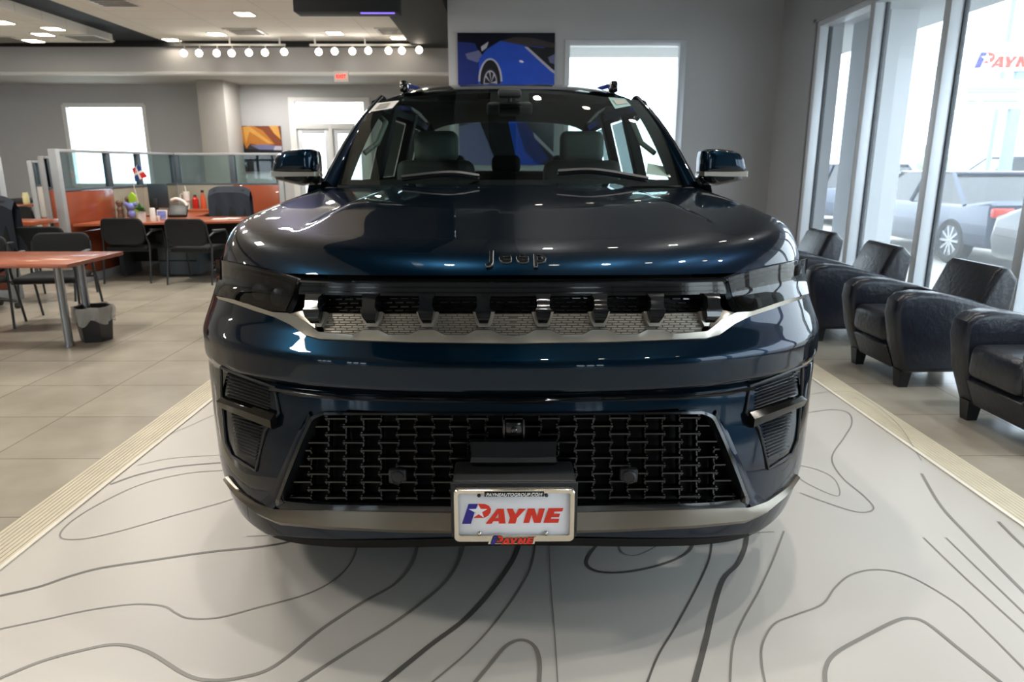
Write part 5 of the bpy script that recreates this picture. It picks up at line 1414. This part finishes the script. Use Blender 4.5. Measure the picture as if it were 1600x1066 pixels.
a = MB(); a.span((p0.x, Ys + .05, ZO), (p1.x, Ys + .2, zb), .01); a.build('pole', 'sign_grey', sg)
a = MB(); lx = at_y(1545, 250, 22); a.tube([(lx.x, 22, ZO), (lx.x, 22, 8.2)], .07, 8); a.box((lx.x - .3, 22, 8.2), (.9, .25, .12), None, .02); tag(a.build('street_lamp', 'sign_grey'), 'slim lamp post outside in front of the pole sign', 'street lamp')
# low planting far across the lot
for i, (x, y, h, l) in enumerate(((29.5, 50, 1.6, 'hazy low tree far beyond the lot outside the middle window'),)):
    t = thing('lot_tree', l, 'tree', (x, y, ZO)); a = MB(); a.tube([(x, y, ZO), (x, y, h)], .1, 8); a.build('trunk', 'brown_fig', t)
    a = MB()
    for k in range(9): a.ball((x + random.uniform(-1.3, 1.3), y + random.uniform(-.8, .8), h + random.uniform(-.3, .8)), random.uniform(.4, .7), 8)
    a.build('foliage', 'leaf_pale', t)

# ================================================================== light
wd_ = bpy.data.worlds.new('sky'); S.world = wd_; wd_.use_nodes = True
bg = wd_.node_tree.nodes['Background']; bg.inputs[0].default_value = (.80, .91, 1.0, 1); bg.inputs[1].default_value = 5.2
def lamp(kind, name, loc, energy, color=(1, .955, .90), **kw):
    l = bpy.data.lights.new(name, kind); l.energy = energy; l.color = color
    for k, v in kw.items(): setattr(l, k, v)
    o = bpy.data.objects.new(name, l); COL.objects.link(o); o.location = loc; return o
# showroom spotlights in the high ceiling over and in front of the car
def high_spot(x, y, aim, e, i):
    z = HH - .25
    head = thing('high_spotlight', 'white spotlight on the high showroom ceiling above the car', 'spotlight', (x, y, HH), 0, 'spotlights on the high ceiling above the picture')
    p = Vector((x, y, z)); d = (Vector(aim) - p).normalized(); q = d.to_track_quat('Z', 'Y').to_matrix()
    a = MB(); a.tube([(x, y, HH), (x, y, z + .03)], .012, 8); a.build('stem', 'lamp_body', head)
    a = MB(); a.lathe([(.03, -.14), (.05, -.12), (.062, -.02), (.066, .02), (.060, .02), (.058, .0)], p, 16, 'z', True, q); a.build('lamp_head', 'lamp_body', head)
    a = MB(); a.lathe([(.059, .004), (.05, .012), (.0, .02)], p, 16, 'z', False, q); a.build('lamp_lens', 'lamp', head)
    if e:
        o = lamp('SPOT', 'spot', p + d * .06, e, spot_size=radians(95), spot_blend=.6, shadow_soft_size=.05); o.rotation_euler = (-d).to_track_quat('Z', 'Y').to_euler()
for i, x in enumerate((-.6, .45, 1.05, 1.65, 2.25, 2.85, 3.4)): high_spot(x, 2.4, (x * .5, 1.9, 0), 105 if i % 2 == 0 else 0, i)
for i, x in enumerate((.45, 1.2, 1.95, 2.7, 3.4)): high_spot(x, 6.3, (x * .4, 3.5, 0), 60 if i % 2 == 0 else 0, i)
for i, x in enumerate((.45, 1.4, 2.4, 3.3)): high_spot(x, -.6, (x * .4, 1.5, .2), 20 if i % 2 == 0 else 0, i)
# lights of the white ceiling on the left
for x, y, e in ((-3.4, 1.0, 50), (-3.4, 4.5, 55), (-4.2, 7.6, 60), (-3.0, 9.6, 50), (-5.0, 9.9, 30), (-9, 5, 60), (-9, 10, 70)):
    a = MB(); zc_ = HC - .14 if x < XC else HC; a.span((x - .3, y - .3, zc_ - .012), (x + .3, y + .3, zc_), .004); o = a.build('ceiling_light', 'lamp_body'); tag(o, 'square recessed light in the white ceiling, above the picture', 'ceiling light', 'recessed lights above the picture')
    a = MB(); a.span((x - .24, y - .24, zc_ - .016), (x + .24, y + .24, zc_ - .011)); a.build('diffuser', 'down', o)
    lamp('AREA', 'ceiling_lamp', (x, y, zc_ - .03), e, size=.48)
for x in (-2.6, -3.4, -4.3, -5.2):
    lamp('POINT', 'track_lamp', (x, YT - .25, HC - .22), 1.5, shadow_soft_size=.06)
lamp('AREA', 'office_lamp', (-5, 15.3, zh), 40, size=1.0)
S.view_settings.view_transform = 'Standard'; S.view_settings.look = 'None'; S.view_settings.exposure = 0.28; S.view_settings.gamma = 1
S.view_settings.use_curve_mapping = False
cy_ = S.cycles
cy_.use_denoising = True; cy_.max_bounces = 10; cy_.transparent_max_bounces = 16; cy_.diffuse_bounces = 4; cy_.glossy_bounces = 5
cy_.caustics_reflective = False; cy_.caustics_refractive = False; cy_.sample_clamp_indirect = 6
